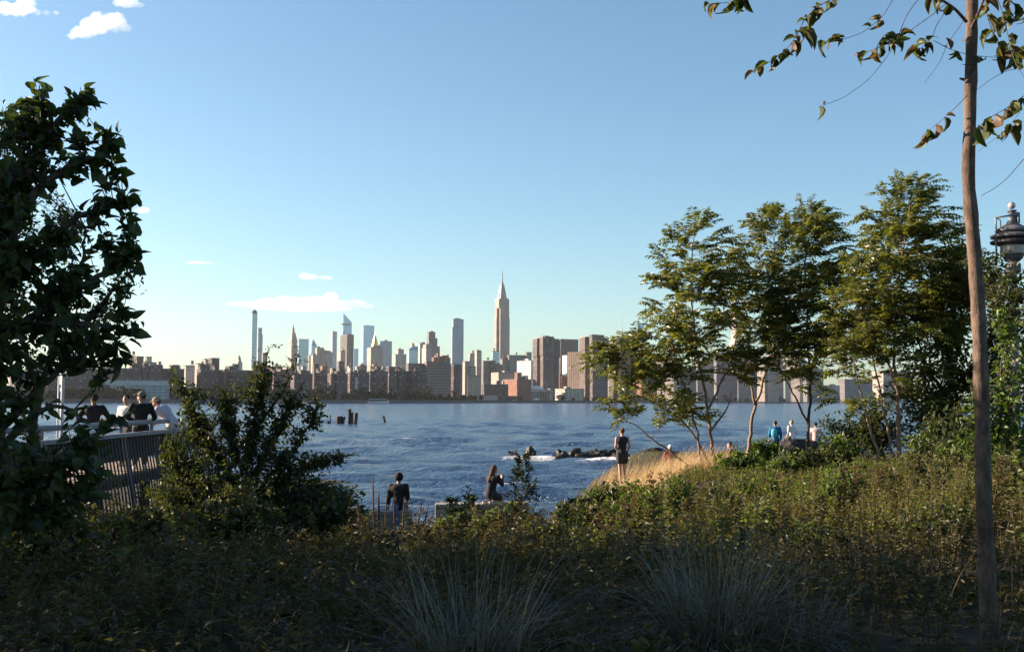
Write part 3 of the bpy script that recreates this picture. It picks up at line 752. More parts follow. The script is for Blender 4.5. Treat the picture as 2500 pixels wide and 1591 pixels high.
M_BOAT = mat('boat_white', (.78, .76, .74), .4, (.68, .66, .64), .3)
M_BOATD = mat('boat_dark', (.05, .06, .08), .5)
def boat(label, px, py, L, d, hull=M_BOAT, flat=False):
    p = onz(px, py, WZ); p = Vector(((px - 1250) / F * d, d, WZ))
    r = thing('boat', label, 'boat', p, math.radians(random.uniform(-8, 8)))
    b = MB()
    h, w = L * .09, L * .13
    st = [(-.5, .8, .0), (-.2, 1, 0), (.25, .85, .05), (.5, .05, .35)]
    V = []
    for (u, ww, up) in st:
        V += [(u * L, -w * ww, h * (1 + up)), (u * L, -w * ww * .6, -.4), (u * L, w * ww * .6, -.4), (u * L, w * ww, h * (1 + up))]
    Fq = []
    for i in range(3):
        for j in range(3):
            Fq.append((i * 4 + j, i * 4 + j + 1, (i + 1) * 4 + j + 1, (i + 1) * 4 + j))
        Fq.append((i * 4 + 3, i * 4, (i + 1) * 4, (i + 1) * 4 + 3))
    Fq.append((0, 1, 2, 3))
    ob('hull', b.add(V, Fq).mesh(), hull, r)
    if flat:
        ob('cabin', MB().box((-L * .42, -w * .7, h), (L * .38, w * .7, h + L * .09)).mesh(), M_BOATD, r)
        ob('roof', MB().box((-L * .45, -w * .85, h + L * .09), (L * .42, w * .85, h + L * .11)).mesh(), M_BOAT, r)
    else:
        ob('cabin', MB().frustum((-L * .3, -w * .6, L * .2, w * .6), (-L * .25, -w * .5, L * .1, w * .5), h, h + L * .09).mesh(), M_BOAT, r)
        ob('window', MB().frustum((-L * .305, -w * .62, L * .19, w * .62), (-L * .28, -w * .58, L * .16, w * .58), h + L * .03, h + L * .06).mesh(), M_BOATD, r)
        ob('flybridge', MB().frustum((-L * .15, -w * .45, L * .05, w * .45), (-L * .15, -w * .4, L * .02, w * .4), h + L * .09, h + L * .14).mesh(), M_BOAT, r)
    return r
boat('small white motor boat moored by the low dark pier building', 1257, 981, 18, 1770)
boat('larger white yacht moored in front of the domed pavilion', 1314, 981, 30, 1890)
boat('long white ferry boat with dark windows at the far tree belt', 925, 981, 24, 1290, flat=True)
boat('tiny white speedboat under way below the feathery tree', 1556, 984, 12, 1700)

# ------------------------------------------------------------------ foliage kit
def unit(a):
    return a / (np.linalg.norm(a, axis=-1, keepdims=True) + 1e-9)

def fold_tmpl(st, up=0.1, curl=0.0):
    """leaf template from (along, halfwidth) stations; two quads strips either side of the midrib, curled along its length"""
    V, Fq = [], []
    for (a, w) in st:
        if curl:
            ax, az = math.sin(curl * a) / curl, -(1 - math.cos(curl * a)) / curl
        else:
            ax, az = a, 0
        V += [(ax, -w, az + up * w * 2), (ax, 0, az), (ax, w, az + up * w * 2)]
    for i in range(len(st) - 1):
        b = i * 3
        Fq += [(b, b + 1, b + 4, b + 3), (b + 1, b + 2, b + 5, b + 4)]
    return np.array(V), np.array(Fq)

T_RHOMB = (np.array([(0, 0, 0), (.5, .5, .10), (1, 0, -.06), (.5, -.5, .10)]), np.array([(0, 1, 2, 3)]))
T_HEART = fold_tmpl([(-.06, .16), (.10, .44), (.38, .47), (.70, .27), (1.0, .0)], .18, .5)
T_OVAL = (np.array([(0, 0, 0), (.32, .44, .10), (.74, .33, .02), (1, 0, -.14), (.74, -.33, .02), (.32, -.44, .10)]), np.array([(0, 1, 2, 3), (0, 3, 4, 5)]))

def leaves(P, D, Nn, L, W, tm):
    """batched leaves -> V,F"""
    P = np.asarray(P); D = unit(np.asarray(D, dtype=float)); Nn = np.asarray(Nn, dtype=float)
    B = unit(np.cross(Nn, D)); N2 = np.cross(D, B)
    tv, tf = tm
    L = np.broadcast_to(L, (len(P),)); W = np.broadcast_to(W, (len(P),))
    V = P[:, None, :] + tv[None, :, 0, None] * L[:, None, None] * D[:, None, :] + tv[None, :, 1, None] * W[:, None, None] * B[:, None, :] + tv[None, :, 2, None] * L[:, None, None] * N2[:, None, :]
    k = len(tv)
    Fq = tf[None] + (np.arange(len(P)) * k)[:, None, None]
    return V.reshape(-1, 3), Fq.reshape(-1, tf.shape[1])

def rdir(n, r, up=0.0):
    v = r.normal(size=(n, 3)); v[:, 2] += up
    return unit(v)

def bez(a, b, c, n=6):
    t = np.linspace(0, 1, n)[:, None]
    return (1 - t) ** 2 * a + 2 * t * (1 - t) * b + t * t * c

M_BARK = mat('grey_brown_bark', (.10, .075, .06), .85, (.05, .037, .03), 14, .5)
M_BARKL = mat('pale_tan_bark', (.30, .21, .15), .8, (.17, .11, .08), 18, .4)
def bark_young():
    m, nt, p = nmat('smooth_young_bark')
    N, L = nt.nodes.new, nt.links.new
    tc = N('ShaderNodeTexCoord')
    p.inputs['Roughness'].default_value = .8; p.inputs['Specular IOR Level'].default_value = .2
    def nz(sc, stretch, det=8):
        mp = N('ShaderNodeMapping'); mp.inputs['Scale'].default_value = stretch; L(tc.outputs['Object'], mp.inputs[0])
        n_ = N('ShaderNodeTexNoise'); n_.inputs['Scale'].default_value = sc; n_.inputs['Detail'].default_value = det; n_.inputs['Roughness'].default_value = .7
        L(mp.outputs[0], n_.inputs['Vector']); return n_.outputs['Fac']
    a, b, c = nz(1.6, (1, 1, 1)), nz(28, (1, 1, .35)), nz(9, (1, 1, 2.2))
    r1 = N('ShaderNodeValToRGB'); L(a, r1.inputs[0])
    e = r1.color_ramp.elements; e[0].position, e[1].position = .38, .66
    e[0].color, e[1].color = (.075, .052, .042, 1), (.19, .138, .108, 1)
    r2 = N('ShaderNodeValToRGB'); L(b, r2.inputs[0]); e = r2.color_ramp.elements; e[0].position, e[1].position = .35, .7
    e[0].color, e[1].color = (.45, .42, .4, 1), (1.35, 1.3, 1.25, 1)
    mx = N('ShaderNodeMix'); mx.data_type = 'RGBA'; mx.blend_type = 'MULTIPLY'; mx.inputs[0].default_value = 1
    L(r1.outputs[0], mx.inputs[6]); L(r2.outputs[0], mx.inputs[7]); L(mx.outputs[2], p.inputs['Base Color'])
    ad = N('ShaderNodeMath'); ad.operation = 'ADD'; L(b, ad.inputs[0]); L(c, ad.inputs[1])
    bp = N('ShaderNodeBump'); bp.inputs['Strength'].default_value = .9; bp.inputs['Distance'].default_value = .012
    L(ad.outputs[0], bp.inputs['Height']); L(bp.outputs[0], p.inputs['Normal'])
    return m
M_BARKN = bark_young()
M_PINN = leafmat('feathery_leaflets', [(.062, .082, .018), (.09, .11, .022), (.115, .13, .027), (.14, .125, .045), (.095, .115, .022)], .55, .36, .55)
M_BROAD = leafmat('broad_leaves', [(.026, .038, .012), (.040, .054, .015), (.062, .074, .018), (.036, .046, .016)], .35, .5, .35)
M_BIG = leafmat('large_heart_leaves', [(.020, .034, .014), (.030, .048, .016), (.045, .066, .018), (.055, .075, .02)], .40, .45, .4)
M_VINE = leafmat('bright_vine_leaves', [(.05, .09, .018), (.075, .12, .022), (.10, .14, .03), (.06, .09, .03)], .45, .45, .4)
WIND = np.array([0.55, -0.05, -0.05])

def crown_points(ells, n, r):
    """points spread in ellipsoids given as (px,py,rx,ry,depth[,weight]); pixel sizes turned to metres at that depth"""
    w = np.array([e[2] * e[3] * (e[5] if len(e) > 5 else 1) for e in ells], dtype=float); w /= w.sum()
    out = []
    for e, k in zip(ells, r.multinomial(n, w)):
        c = np.array(at(e[0], e[1], e[4])); s = e[4] / F
        rd = rdir(k, r) * (r.uniform(.15, 1, (k, 1)) ** .45)
        out.append(c + rd * np.array([e[2] * s, max(e[2], e[3]) * s * .8, e[3] * s]))
    return np.concatenate(out)

def twigs(mb, P, stems, r, rad=.006, up=.35):
    """a bent twig from the nearest lower stem point to every point; returns twig end directions"""
    SP = np.concatenate(stems)
    ends = []
    for p in P:
        d = np.linalg.norm(SP - p, axis=1) + np.where(SP[:, 2] > p[2] - .05, 1.2, 0)
        a = SP[np.argmin(d)]
        v = p - a; ln = np.linalg.norm(v)
        b = a + v * .5 + np.array([0, 0, -up * .12 * ln]) + r.normal(size=3) * .04 * ln
        q = bez(a, b, p, 3)
        mb.tube(q, np.linspace(rad * (1 + ln * .8), rad * .5, 3), 3, cap=False)
        ends.append(unit((q[-1] - q[-2])[None])[0])
    return np.array(ends)

def px_path(pts, d, n=4, wig=0, r=None):
    P = np.array([at(x, y, d if len(q) == 0 else q[0]) for (x, y, *q) in pts])
    t = np.linspace(0, len(P) - 1, (len(P) - 1) * n + 1)
    out = np.stack([np.interp(t, np.arange(len(P)), P[:, i]) for i in range(3)], -1)
    # soften corners
    for _ in range(2):
        out[1:-1] = .25 * out[:-2] + .5 * out[1:-1] + .25 * out[2:]
    if wig:
        out[1:-1] += r.normal(size=(len(out) - 2, 3)) * wig
    return out

def grounded(path):
    z = float(ground_z(path[0][0], path[0][1])) - .05
    path = path.copy(); path[0][2] = min(z, path[0][2]) if path[0][2] > z else z
    return path

# ---- feathery (pinnate) trees on the right
def fronds(P, D, r, length, pairs, ll, lw):
    """pinnate leaves: rachis tubes (thin) plus leaflets"""
    LP, LD, LN, LL, LW = [], [], [], [], []
    mb = MB()
    for p, d in zip(P, D):
        Ln = length * r.uniform(.7, 1.25)
        side = unit(np.cross(d, [0, 0, 1.0])[None])[0]
        tip = p + d * Ln + np.array([0, 0, -.28 * Ln]) + WIND * .22 * Ln
        q = bez(p, p + d * Ln * .55 + np.array([0, 0, .06 * Ln]), tip, 7)
        mb.tube(q[::3], np.linspace(.004, .0018, 3), 3, cap=False)
        t = np.linspace(.14, 1, pairs)
        c = np.stack([np.interp(t * 6, np.arange(7), q[:, i]) for i in range(3)], -1)
        tg = unit(np.gradient(c, axis=0))
        droop = r.uniform(.05, .7)
        for sgn in (-1, 1):
            dd = unit(side * sgn + tg * .45 + np.array([0, 0, -droop]) + WIND * .3 + r.normal(size=(pairs, 3)) * .16)
            LP.append(c); LD.append(dd)
            LN.append(np.array([0, 0, .8]) + side * sgn * .2 + r.normal(size=(pairs, 3)) * .6)
            sc = np.sin(np.clip(t, .12, .95) * math.pi) ** .4 * r.uniform(.85, 1.15, pairs)
            LL.append(ll * sc); LW.append(lw * sc)
    V, Fq = leaves(np.concatenate(LP), np.concatenate(LD), np.concatenate(LN), np.concatenate(LL), np.concatenate(LW), T_RHOMB)
    return V, Fq, mb

def pinnate_tree(label, stems, ells, d, nf, seed, bark=M_BARKL, rad0=.05, group='young feathery trees behind the meadow', tips=()):
    r = np.random.default_rng(seed)
    paths = [px_path(s, d, 5, .012, r) for s in stems]
    paths[0] = grounded(paths[0])
    base = paths[0][0]
    root = thing('feathery_tree', label, 'tree', tuple(base), 0, group)
    b0 = np.array(base)
    for i, p in enumerate(paths):
        if abs(p[0][2] - base[2]) < .6: p[0] = (p[0][0], p[0][1], float(ground_z(p[0][0], p[0][1])) - .05)
        R0 = rad0 * (1 if i == 0 else .68)
        m = MB().tube(p - b0, np.linspace(R0, R0 * .18, len(p)), 8).mesh(sm=True)
        ob('trunk' if i == 0 else 'limb', m, bark, root)
    P = crown_points(ells, nf, r)
    P = np.concatenate([P] + [np.array([at(x, y, d)]) for (x, y) in tips]) if len(tips) else P
    tb = MB()
    E = twigs(tb, P, [p[len(p) // 4:] for p in paths], r, .005)
    SPx = np.concatenate([p[len(p) // 4:] for p in paths])
    ax = np.array([SPx[np.argmin(np.abs(SPx[:, 2] - (p[2] - .4)))] for p in P])      # away from the stem, tufted
    out = unit((P - ax) * np.array([1, 1, .35]) + np.array([0, 0, .25]))
    k = 4
    D = unit(np.repeat(E, k, 0) * .35 + np.repeat(out, k, 0) * .8 + rdir(len(P) * k, r, .35) * .6 + WIND * .3)
    V, Fq, mb = fronds(np.repeat(P, k, 0) + r.normal(size=(len(P) * k, 3)) * .03, D, r, .60, 9, .165, .052)
    tb.V = [v - b0 for v in tb.V]
    ob('twigs', tb.mesh(), bark, root, kind='stuff')
    cr = ob('crown', np_mesh('crown', V - b0, Fq), M_PINN, root, kind='stuff')
    mb.V = [v - b0 for v in mb.V]
    ob('leaf_stalks', mb.mesh(), M_PINN, root, kind='stuff')
    return root

pinnate_tree('feathery tree with several thin stems and a low drooping branch by the tan grass',
    [[(1745, 1148), (1735, 1060), (1722, 960), (1700, 860), (1690, 760), (1688, 640), (1695, 570)],
     [(1712, 1140), (1705, 1060), (1680, 970), (1655, 900), (1640, 840)],
     [(1742, 1148), (1700, 1070), (1665, 1025), (1610, 990), (1550, 960), (1500, 905)],
     [(1690, 1142), (1640, 1105), (1590, 1070), (1550, 1035), (1515, 1025)],
     [(1728, 1000), (1765, 930), (1790, 860), (1800, 800)],
     [(1735, 1050), (1775, 1000), (1785, 960)]],
    [(1702, 595, 52, 52, 28), (1690, 680, 88, 70, 28), (1690, 770, 105, 80, 28), (1660, 860, 112, 70, 28), (1545, 885, 95, 62, 28), (1510, 870, 50, 35, 28), (1590, 960, 100, 45, 28, .8),
     (1532, 1022, 44, 24, 28, .6), (1500, 990, 30, 20, 28, .5), (1660, 1010, 80, 50, 28, .5), (1780, 880, 60, 70, 28, .7), (1620, 1055, 40, 25, 28, .4)], 28, 270, 21, tips=((1712, 545), (1708, 560), (1650, 585), (1760, 640), (1600, 690), (1480, 880)))
pinnate_tree('slim forked feathery tree with a bare pale stem',
    [[(1824, 1128), (1832, 1060), (1840, 1000), (1846, 985), (1868, 920), (1890, 840), (1895, 740), (1890, 620), (1885, 560)],
     [(1843, 990), (1832, 930), (1825, 880), (1830, 800)], [(1880, 880), (1925, 820), (1940, 740)]],
    [(1890, 570, 45, 40, 29), (1860, 640, 75, 65, 29), (1890, 720, 105, 75, 29), (1860, 800, 90, 60, 29), (1910, 850, 70, 40, 29, .8), (1830, 880, 50, 45, 29, .6), (1920, 930, 50, 35, 29, .4)], 29, 190, 22, tips=((1880, 535), (1845, 560)))
pinnate_tree('feathery tree with dark lower trunk between the forked tree and the twin trunks',
    [[(1966, 1152), (1972, 1080), (1976, 1010), (1980, 940), (1972, 840), (1968, 720), (1965, 600), (1962, 540)],
     [(1974, 1040), (1950, 985), (1925, 940), (1900, 890)], [(1975, 900), (2010, 820), (2030, 720)]],
    [(1965, 560, 48, 45, 28), (1990, 640, 85, 70, 28), (1985, 730, 95, 75, 28), (1965, 820, 95, 60, 28), (1950, 900, 90, 40, 28, .5), (2030, 860, 60, 50, 28)], 28, 185, 23, bark=M_BARK, tips=((1962, 515), (1975, 525), (1930, 555)))
pinnate_tree('tallest feathery tree with three leaning tan stems and forked middle',
    [[(2196, 1136), (2193, 1060), (2192, 980), (2190, 948), (2184, 880), (2183, 780), (2195, 650), (2215, 560), (2225, 470)],
     [(2182, 1128), (2166, 1040), (2148, 950), (2128, 860), (2112, 780)],
     [(2150, 1116), (2120, 1030), (2092, 920), (2080, 860)],
     [(2191, 952), (2225, 918), (2252, 880), (2270, 800)], [(2190, 945), (2168, 890), (2160, 820)]],
    [(2225, 490, 48, 38, 26), (2190, 560, 95, 50, 26), (2250, 600, 85, 60, 26), (2160, 640, 110, 65, 26), (2220, 700, 125, 75, 26), (2120, 760, 110, 70, 26), (2200, 810, 120, 60, 26), (2110, 850, 95, 50, 26), (2160, 910, 110, 45, 26, .7), (2110, 980, 80, 40, 26, .5), (2230, 970, 70, 40, 26, .5), (2280, 760, 70, 90, 26)], 26, 370, 24, rad0=.06, tips=((2245, 455), (2200, 460), (2170, 480), (2285, 520), (2240, 470)))

# ---- broad-leaved trees and shrubs
def broad_tree(name, label, stems, ells, d, n, seed, lm, bark, ll, lw, tm, per=8, spread=.16, rad0=.06, cat='tree', group=None, tips=(), pick=0, wind=.1, hang=.25):
    r = np.random.default_rng(seed)
    paths = [px_path(s, d, 5, .01, r) for s in stems]
    base = np.array(paths[0][0]); base[2] = float(ground_z(base[0], base[1])) - .05
    root = thing(name, label, cat, tuple(base), 0, group)
    for i, p in enumerate(paths):
        if i == 0: p[0] = base
        ob('trunk' if i == 0 else 'limb', MB().tube(p - base, np.linspace(rad0 * (1 if i == 0 else .6), rad0 * .15, len(p)), 8).mesh(sm=True), bark, root)
    P = crown_points(ells, n, r)
    if len(tips): P = np.concatenate([P, np.array([np.array(at(x, y, d)) for (x, y) in tips])])
    tb = MB()
    E = twigs(tb, P, paths, r, .005)
    tb.V = [v - base for v in tb.V]
    ob('twigs', tb.mesh(), bark, root, kind='stuff')
    N_ = len(P) * per
    back = np.repeat(E, per, 0) * -(r.uniform(0, 1, (N_, 1)) * spread * 2.2)
    LP = np.repeat(P, per, 0) + back + rdir(N_, r) * spread * .35
    LD = unit(rdir(N_, r) + np.repeat(E, per, 0) * .6 + WIND * wind * 2 + np.array([0, 0, -hang]))
    LN = unit(rdir(N_, r) * .7 + np.array([0, -.25, .75]))
    sc = r.uniform(.45, 1.25, N_)
    lw = lw * r.uniform(.6, 1.1, N_)
    if pick:
        cen = P.mean(0)
        # the leaves that stand out singly: outermost towards the open side
        score = (LP[:, 0] - cen[0]) + .35 * np.abs(LP[:, 2] - cen[2]) + r.normal(size=N_) * .35
        sel = np.zeros(N_, bool); sel[np.argsort(-score)[:pick]] = True
    else:
        sel = np.zeros(N_, bool)
    V, Fq = leaves(LP[~sel] - base, LD[~sel], LN[~sel], ll * sc[~sel], (lw * sc)[~sel], tm)
    cr = ob('crown', np_mesh('crown', V, Fq), lm, root, kind='stuff')
    if pick:
        lme = [smooth(np_mesh('leaf', tm[0] * np.array([ll * s, ll * s * a_, ll * s]), tm[1])) for s, a_ in ((.55, .85), (.75, .6), (.95, .85), (1.15, .75))]
        for me in lme: me.materials.append(lm_single(lm))
        for j in np.nonzero(sel)[0]:
            x = unit(LD[j][None])[0]; y_ = unit(np.cross(LN[j], x)[None])[0]; z_ = np.cross(x, y_)
            o = ob('leaf', lme[int(r.integers(4))], None, cr)
            o.matrix_local = Matrix(((x[0], y_[0], z_[0], LP[j][0] - base[0]), (x[1], y_[1], z_[1], LP[j][1] - base[1]), (x[2], y_[2], z_[2], LP[j][2] - base[2]), (0, 0, 0, 1)))
    return root

_ls = {}
def lm_single(lm):
    """same leaf colours, chosen per object"""
    if lm.name in _ls: return _ls[lm.name]
    m = lm.copy(); m.name = lm.name + '_single'
    nt = m.node_tree
    oi = nt.nodes.new('ShaderNodeObjectInfo')
    for nd in nt.nodes:
        if nd.type == 'VALTORGB': nt.links.new(oi.outputs['Random'], nd.inputs['Fac'])
    _ls[lm.name] = m
    return m

_tips = []
for (x_, y_, k_) in ((282, 335, 7), (255, 345, 5), (272, 402, 6), (240, 395, 5), (330, 478, 6), (312, 508, 4), (285, 495, 4), (250, 500, 4), (335, 600, 6), (318, 625, 5), (295, 600, 5), (255, 590, 5), (312, 785, 5), (300, 820, 4), (305, 872, 5), (270, 885, 4), (220, 222, 5), (180, 225, 4), (100, 205, 5), (80, 225, 4), (205, 265, 5), (195, 310, 4), (180, 345, 4), (150, 400, 4), (185, 555, 4), (200, 525, 4), (300, 700, 4), (280, 740, 4), (250, 560, 4), (225, 480, 3), (300, 1020, 3), (185, 1010, 3), (60, 960, 3), (125, 985, 3), (205, 1050, 3), (240, 1080, 3), (260, 1150, 3), (230, 1200, 3)):
    for _ in range(k_):
        _tips.append((x_ + random.gauss(0, 13), y_ + random.gauss(0, 11)))
broad_tree('large_leaved_tree', 'dark tree with large heart shaped leaves overhanging the railing',
    [[(-60, 1520), (-50, 1250), (-30, 1000), (-10, 800), (30, 600), (60, 420), (90, 280)],
     [(-40, 1100), (60, 980), (150, 900), (240, 870)], [(-20, 850), (90, 760), (200, 700), (290, 640), (320, 610)], [(10, 700), (110, 600), (200, 520), (300, 490)], [(40, 520), (130, 430), (220, 385), (270, 350)], [(60, 430), (120, 320), (180, 260), (200, 235)], [(-50, 1250), (30, 1180), (120, 1130), (200, 1090)], [(-45, 1150), (40, 1050), (110, 990), (180, 1000)], [(20, 800), (140, 790), (220, 790), (300, 800)]],
    [(20, 300, 60, 60, 9.2), (110, 290, 55, 60, 9.2), (30, 430, 90, 80, 9.2), (120, 380, 55, 50, 9.2), (20, 580, 120, 110, 9.2), (120, 600, 90, 60, 9.2, .8), (30, 720, 130, 100, 9.2), (170, 700, 90, 60, 9.2), (40, 820, 150, 60, 9.2), (180, 800, 100, 40, 9.2), (180, 850, 90, 28, 9.2),
     (30, 1130, 100, 70, 9.0, 1.1), (130, 1160, 90, 60, 9.0, 1), (70, 1240, 130, 60, 9.0, 1.1), (180, 1230, 70, 50, 9.0, .7), (10, 1010, 40, 30, 9.0, .6), (30, 890, 110, 40, 9.2, 1.2), (-10, 960, 70, 40, 9.2), (200, 1120, 50, 60, 9.0, .8), (-120, 500, 130, 250, 9.5, .5), (-120, 900, 130, 300, 9.5, .4)],
    9.2, 700, 31, M_BIG, M_BARK, .115, .098, T_HEART, per=5, spread=.10, tips=_tips, pick=290, rad0=.07)
broad_tree('small_leaved_tree', 'fine leaved tree showing at the edge of the large leaved tree',
    [[(60, 1320), (70, 1100), (110, 900), (150, 750), (180, 620)], [(120, 880), (220, 780), (290, 690), (325, 660)], [(140, 780), (200, 650), (210, 560)], [(90, 950), (40, 800), (0, 600)]],
    [(130, 550, 70, 40, 12), (230, 665, 80, 40, 12), (250, 750, 50, 50, 12), (80, 700, 130, 110, 12), (50, 500, 110, 130, 12), (110, 830, 150, 60, 12), (20, 300, 60, 70, 12), (310, 665, 22, 20, 12, 1.5), (50, 1150, 120, 130, 12, .7)],
    12, 420, 32, M_BROAD, M_BARK, .065, .04, T_RHOMB, per=13, spread=.16, rad0=.06, group=None)
broad_tree('shrub', 'large loose shrub with small rounded leaves in front of the river',
    [[(600, 1300), (600, 1180), (615, 1060), (640, 950), (655, 850)], [(605, 1200), (660, 1080), (710, 980), (745, 930)], [(600, 1220), (520, 1100), (470, 1000), (430, 920)], [(605, 1230), (680, 1170), (760, 1130), (870, 1110)], [(620, 1050), (690, 960), (730, 860)], [(600, 1180), (560, 1060), (550, 960)], [(610, 1220), (700, 1120), (760, 1030), (780, 990)], [(595, 1240), (480, 1180), (400, 1120)]],
    [(640, 915, 42, 45, 15), (610, 960, 60, 40, 15), (700, 990, 50, 45, 15), (745, 1000, 35, 40, 15), (480, 1000, 55, 60, 15), (560, 1010, 70, 40, 15), (550, 1060, 110, 50, 15), (670, 1070, 90, 60, 15), (450, 1100, 60, 80, 15), (560, 1130, 150, 60, 15), (740, 1130, 80, 40, 15, .8), (820, 1115, 50, 16, 15, 1), (600, 1200, 260, 60, 15), (780, 1210, 120, 45, 15, .8), (430, 930, 24, 36, 15, .8), (700, 880, 18, 30, 15, .5), (768, 1000, 16, 35, 15, .8), (520, 960, 26, 30, 15, .5), (620, 1250, 270, 60, 15, .8), (410, 1200, 60, 60, 15, .8)],
    15, 2300, 33, M_BROAD, M_BARK, .062, .045, T_OVAL, per=9, spread=.12, cat='shrub', tips=((680, 838), (725, 850), (722, 870), (745, 945), (765, 960), (790, 985), (870, 1105), (850, 1110), (830, 1118), (660, 850), (610, 880), (560, 920)), rad0=.035)
broad_tree('dense_tree', 'dense dark broad leaved tree behind the slim bare trunk',
    [[(2330, 1150), (2325, 1000), (2320, 850), (2330, 700), (2340, 620)], [(2325, 950), (2400, 860), (2450, 780)], [(2325, 980), (2260, 900), (2240, 820)], [(2322, 900), (2290, 760), (2280, 680)]],
    [(2310, 640, 75, 60, 27), (2420, 640, 45, 55, 24, 1.6), (2465, 680, 45, 50, 24, 1.4), (2450, 720, 60, 50, 27), (2350, 590, 40, 40, 27), (2340, 740, 100, 80, 27), (2400, 700, 60, 80, 27, .8), (2300, 840, 110, 90, 27), (2400, 860, 110, 90, 27), (2270, 950, 110, 90, 27), (2380, 980, 130, 100, 27), (2480, 900, 80, 160, 27), (2300, 1060, 130, 60, 27), (2440, 1080, 120, 80, 27), (2250, 1000, 80, 80, 27)],
    27, 980, 34, M_BROAD, M_BARK, .13, .085, T_OVAL, per=14, spread=.3, rad0=.09)
broad_tree('vine_covered_shrub', 'bright green vine covered shrub under the beacon light',
    [[(2440, 1180), (2440, 1050), (2445, 900), (2450, 800)], [(2440, 1080), (2390, 1000), (2370, 940)], [(2440, 1050), (2490, 950), (2500, 850)]],
    [(2460, 790, 45, 45, 19), (2470, 880, 55, 70, 19), (2440, 980, 70, 80, 19), (2380, 1010, 50, 60, 19, .7), (2480, 1060, 60, 90, 19), (2420, 1100, 90, 60, 19, .8), (2320, 1080, 70, 40, 19, .5)],
    19, 240, 35, M_VINE, M_BARK, .11, .085, T_HEART, per=7, spread=.2, cat='shrub', rad0=.03)
broad_tree('dark_shrub', 'dark shrub in front of the river between the feathery trees',
    [[(2070, 1140), (2072, 1080), (2075, 1020), (2080, 980)], [(2072, 1090), (2030, 1040), (2010, 1000)], [(2072, 1080), (2110, 1030), (2130, 990)]],
    [(2090, 1030, 60, 55, 30), (2040, 1050, 50, 40, 30), (2130, 1060, 60, 60, 30), (2010, 1010, 30, 25, 30, .6), (2160, 1000, 60, 60, 30, .7), (2080, 1100, 90, 30, 30)],
    30, 190, 36, M_BROAD, M_BARK, .13, .085, T_OVAL, per=10, spread=.25, cat='shrub', rad0=.03)
broad_tree('vine_covered_shrub', 'sunlit green weedy shrub in the meadow below the forked tree',
    [[(1950, 1330), (1950, 1250), (1955, 1200), (1960, 1170)], [(1950, 1260), (1900, 1220), (1880, 1200)], [(1950, 1260), (2020, 1200), (2060, 1160)]],
    [(1940, 1210, 60, 40, 17), (2000, 1190, 60, 40, 17), (1960, 1260, 100, 50, 17), (2050, 1150, 50, 40, 17), (2040, 1240, 60, 60, 17, .7), (1880, 1230, 40, 30, 17, .7)],
    17, 200, 37, M_VINE, M_BARK, .075, .055, T_OVAL, per=9, spread=.16, cat='shrub', rad0=.02)
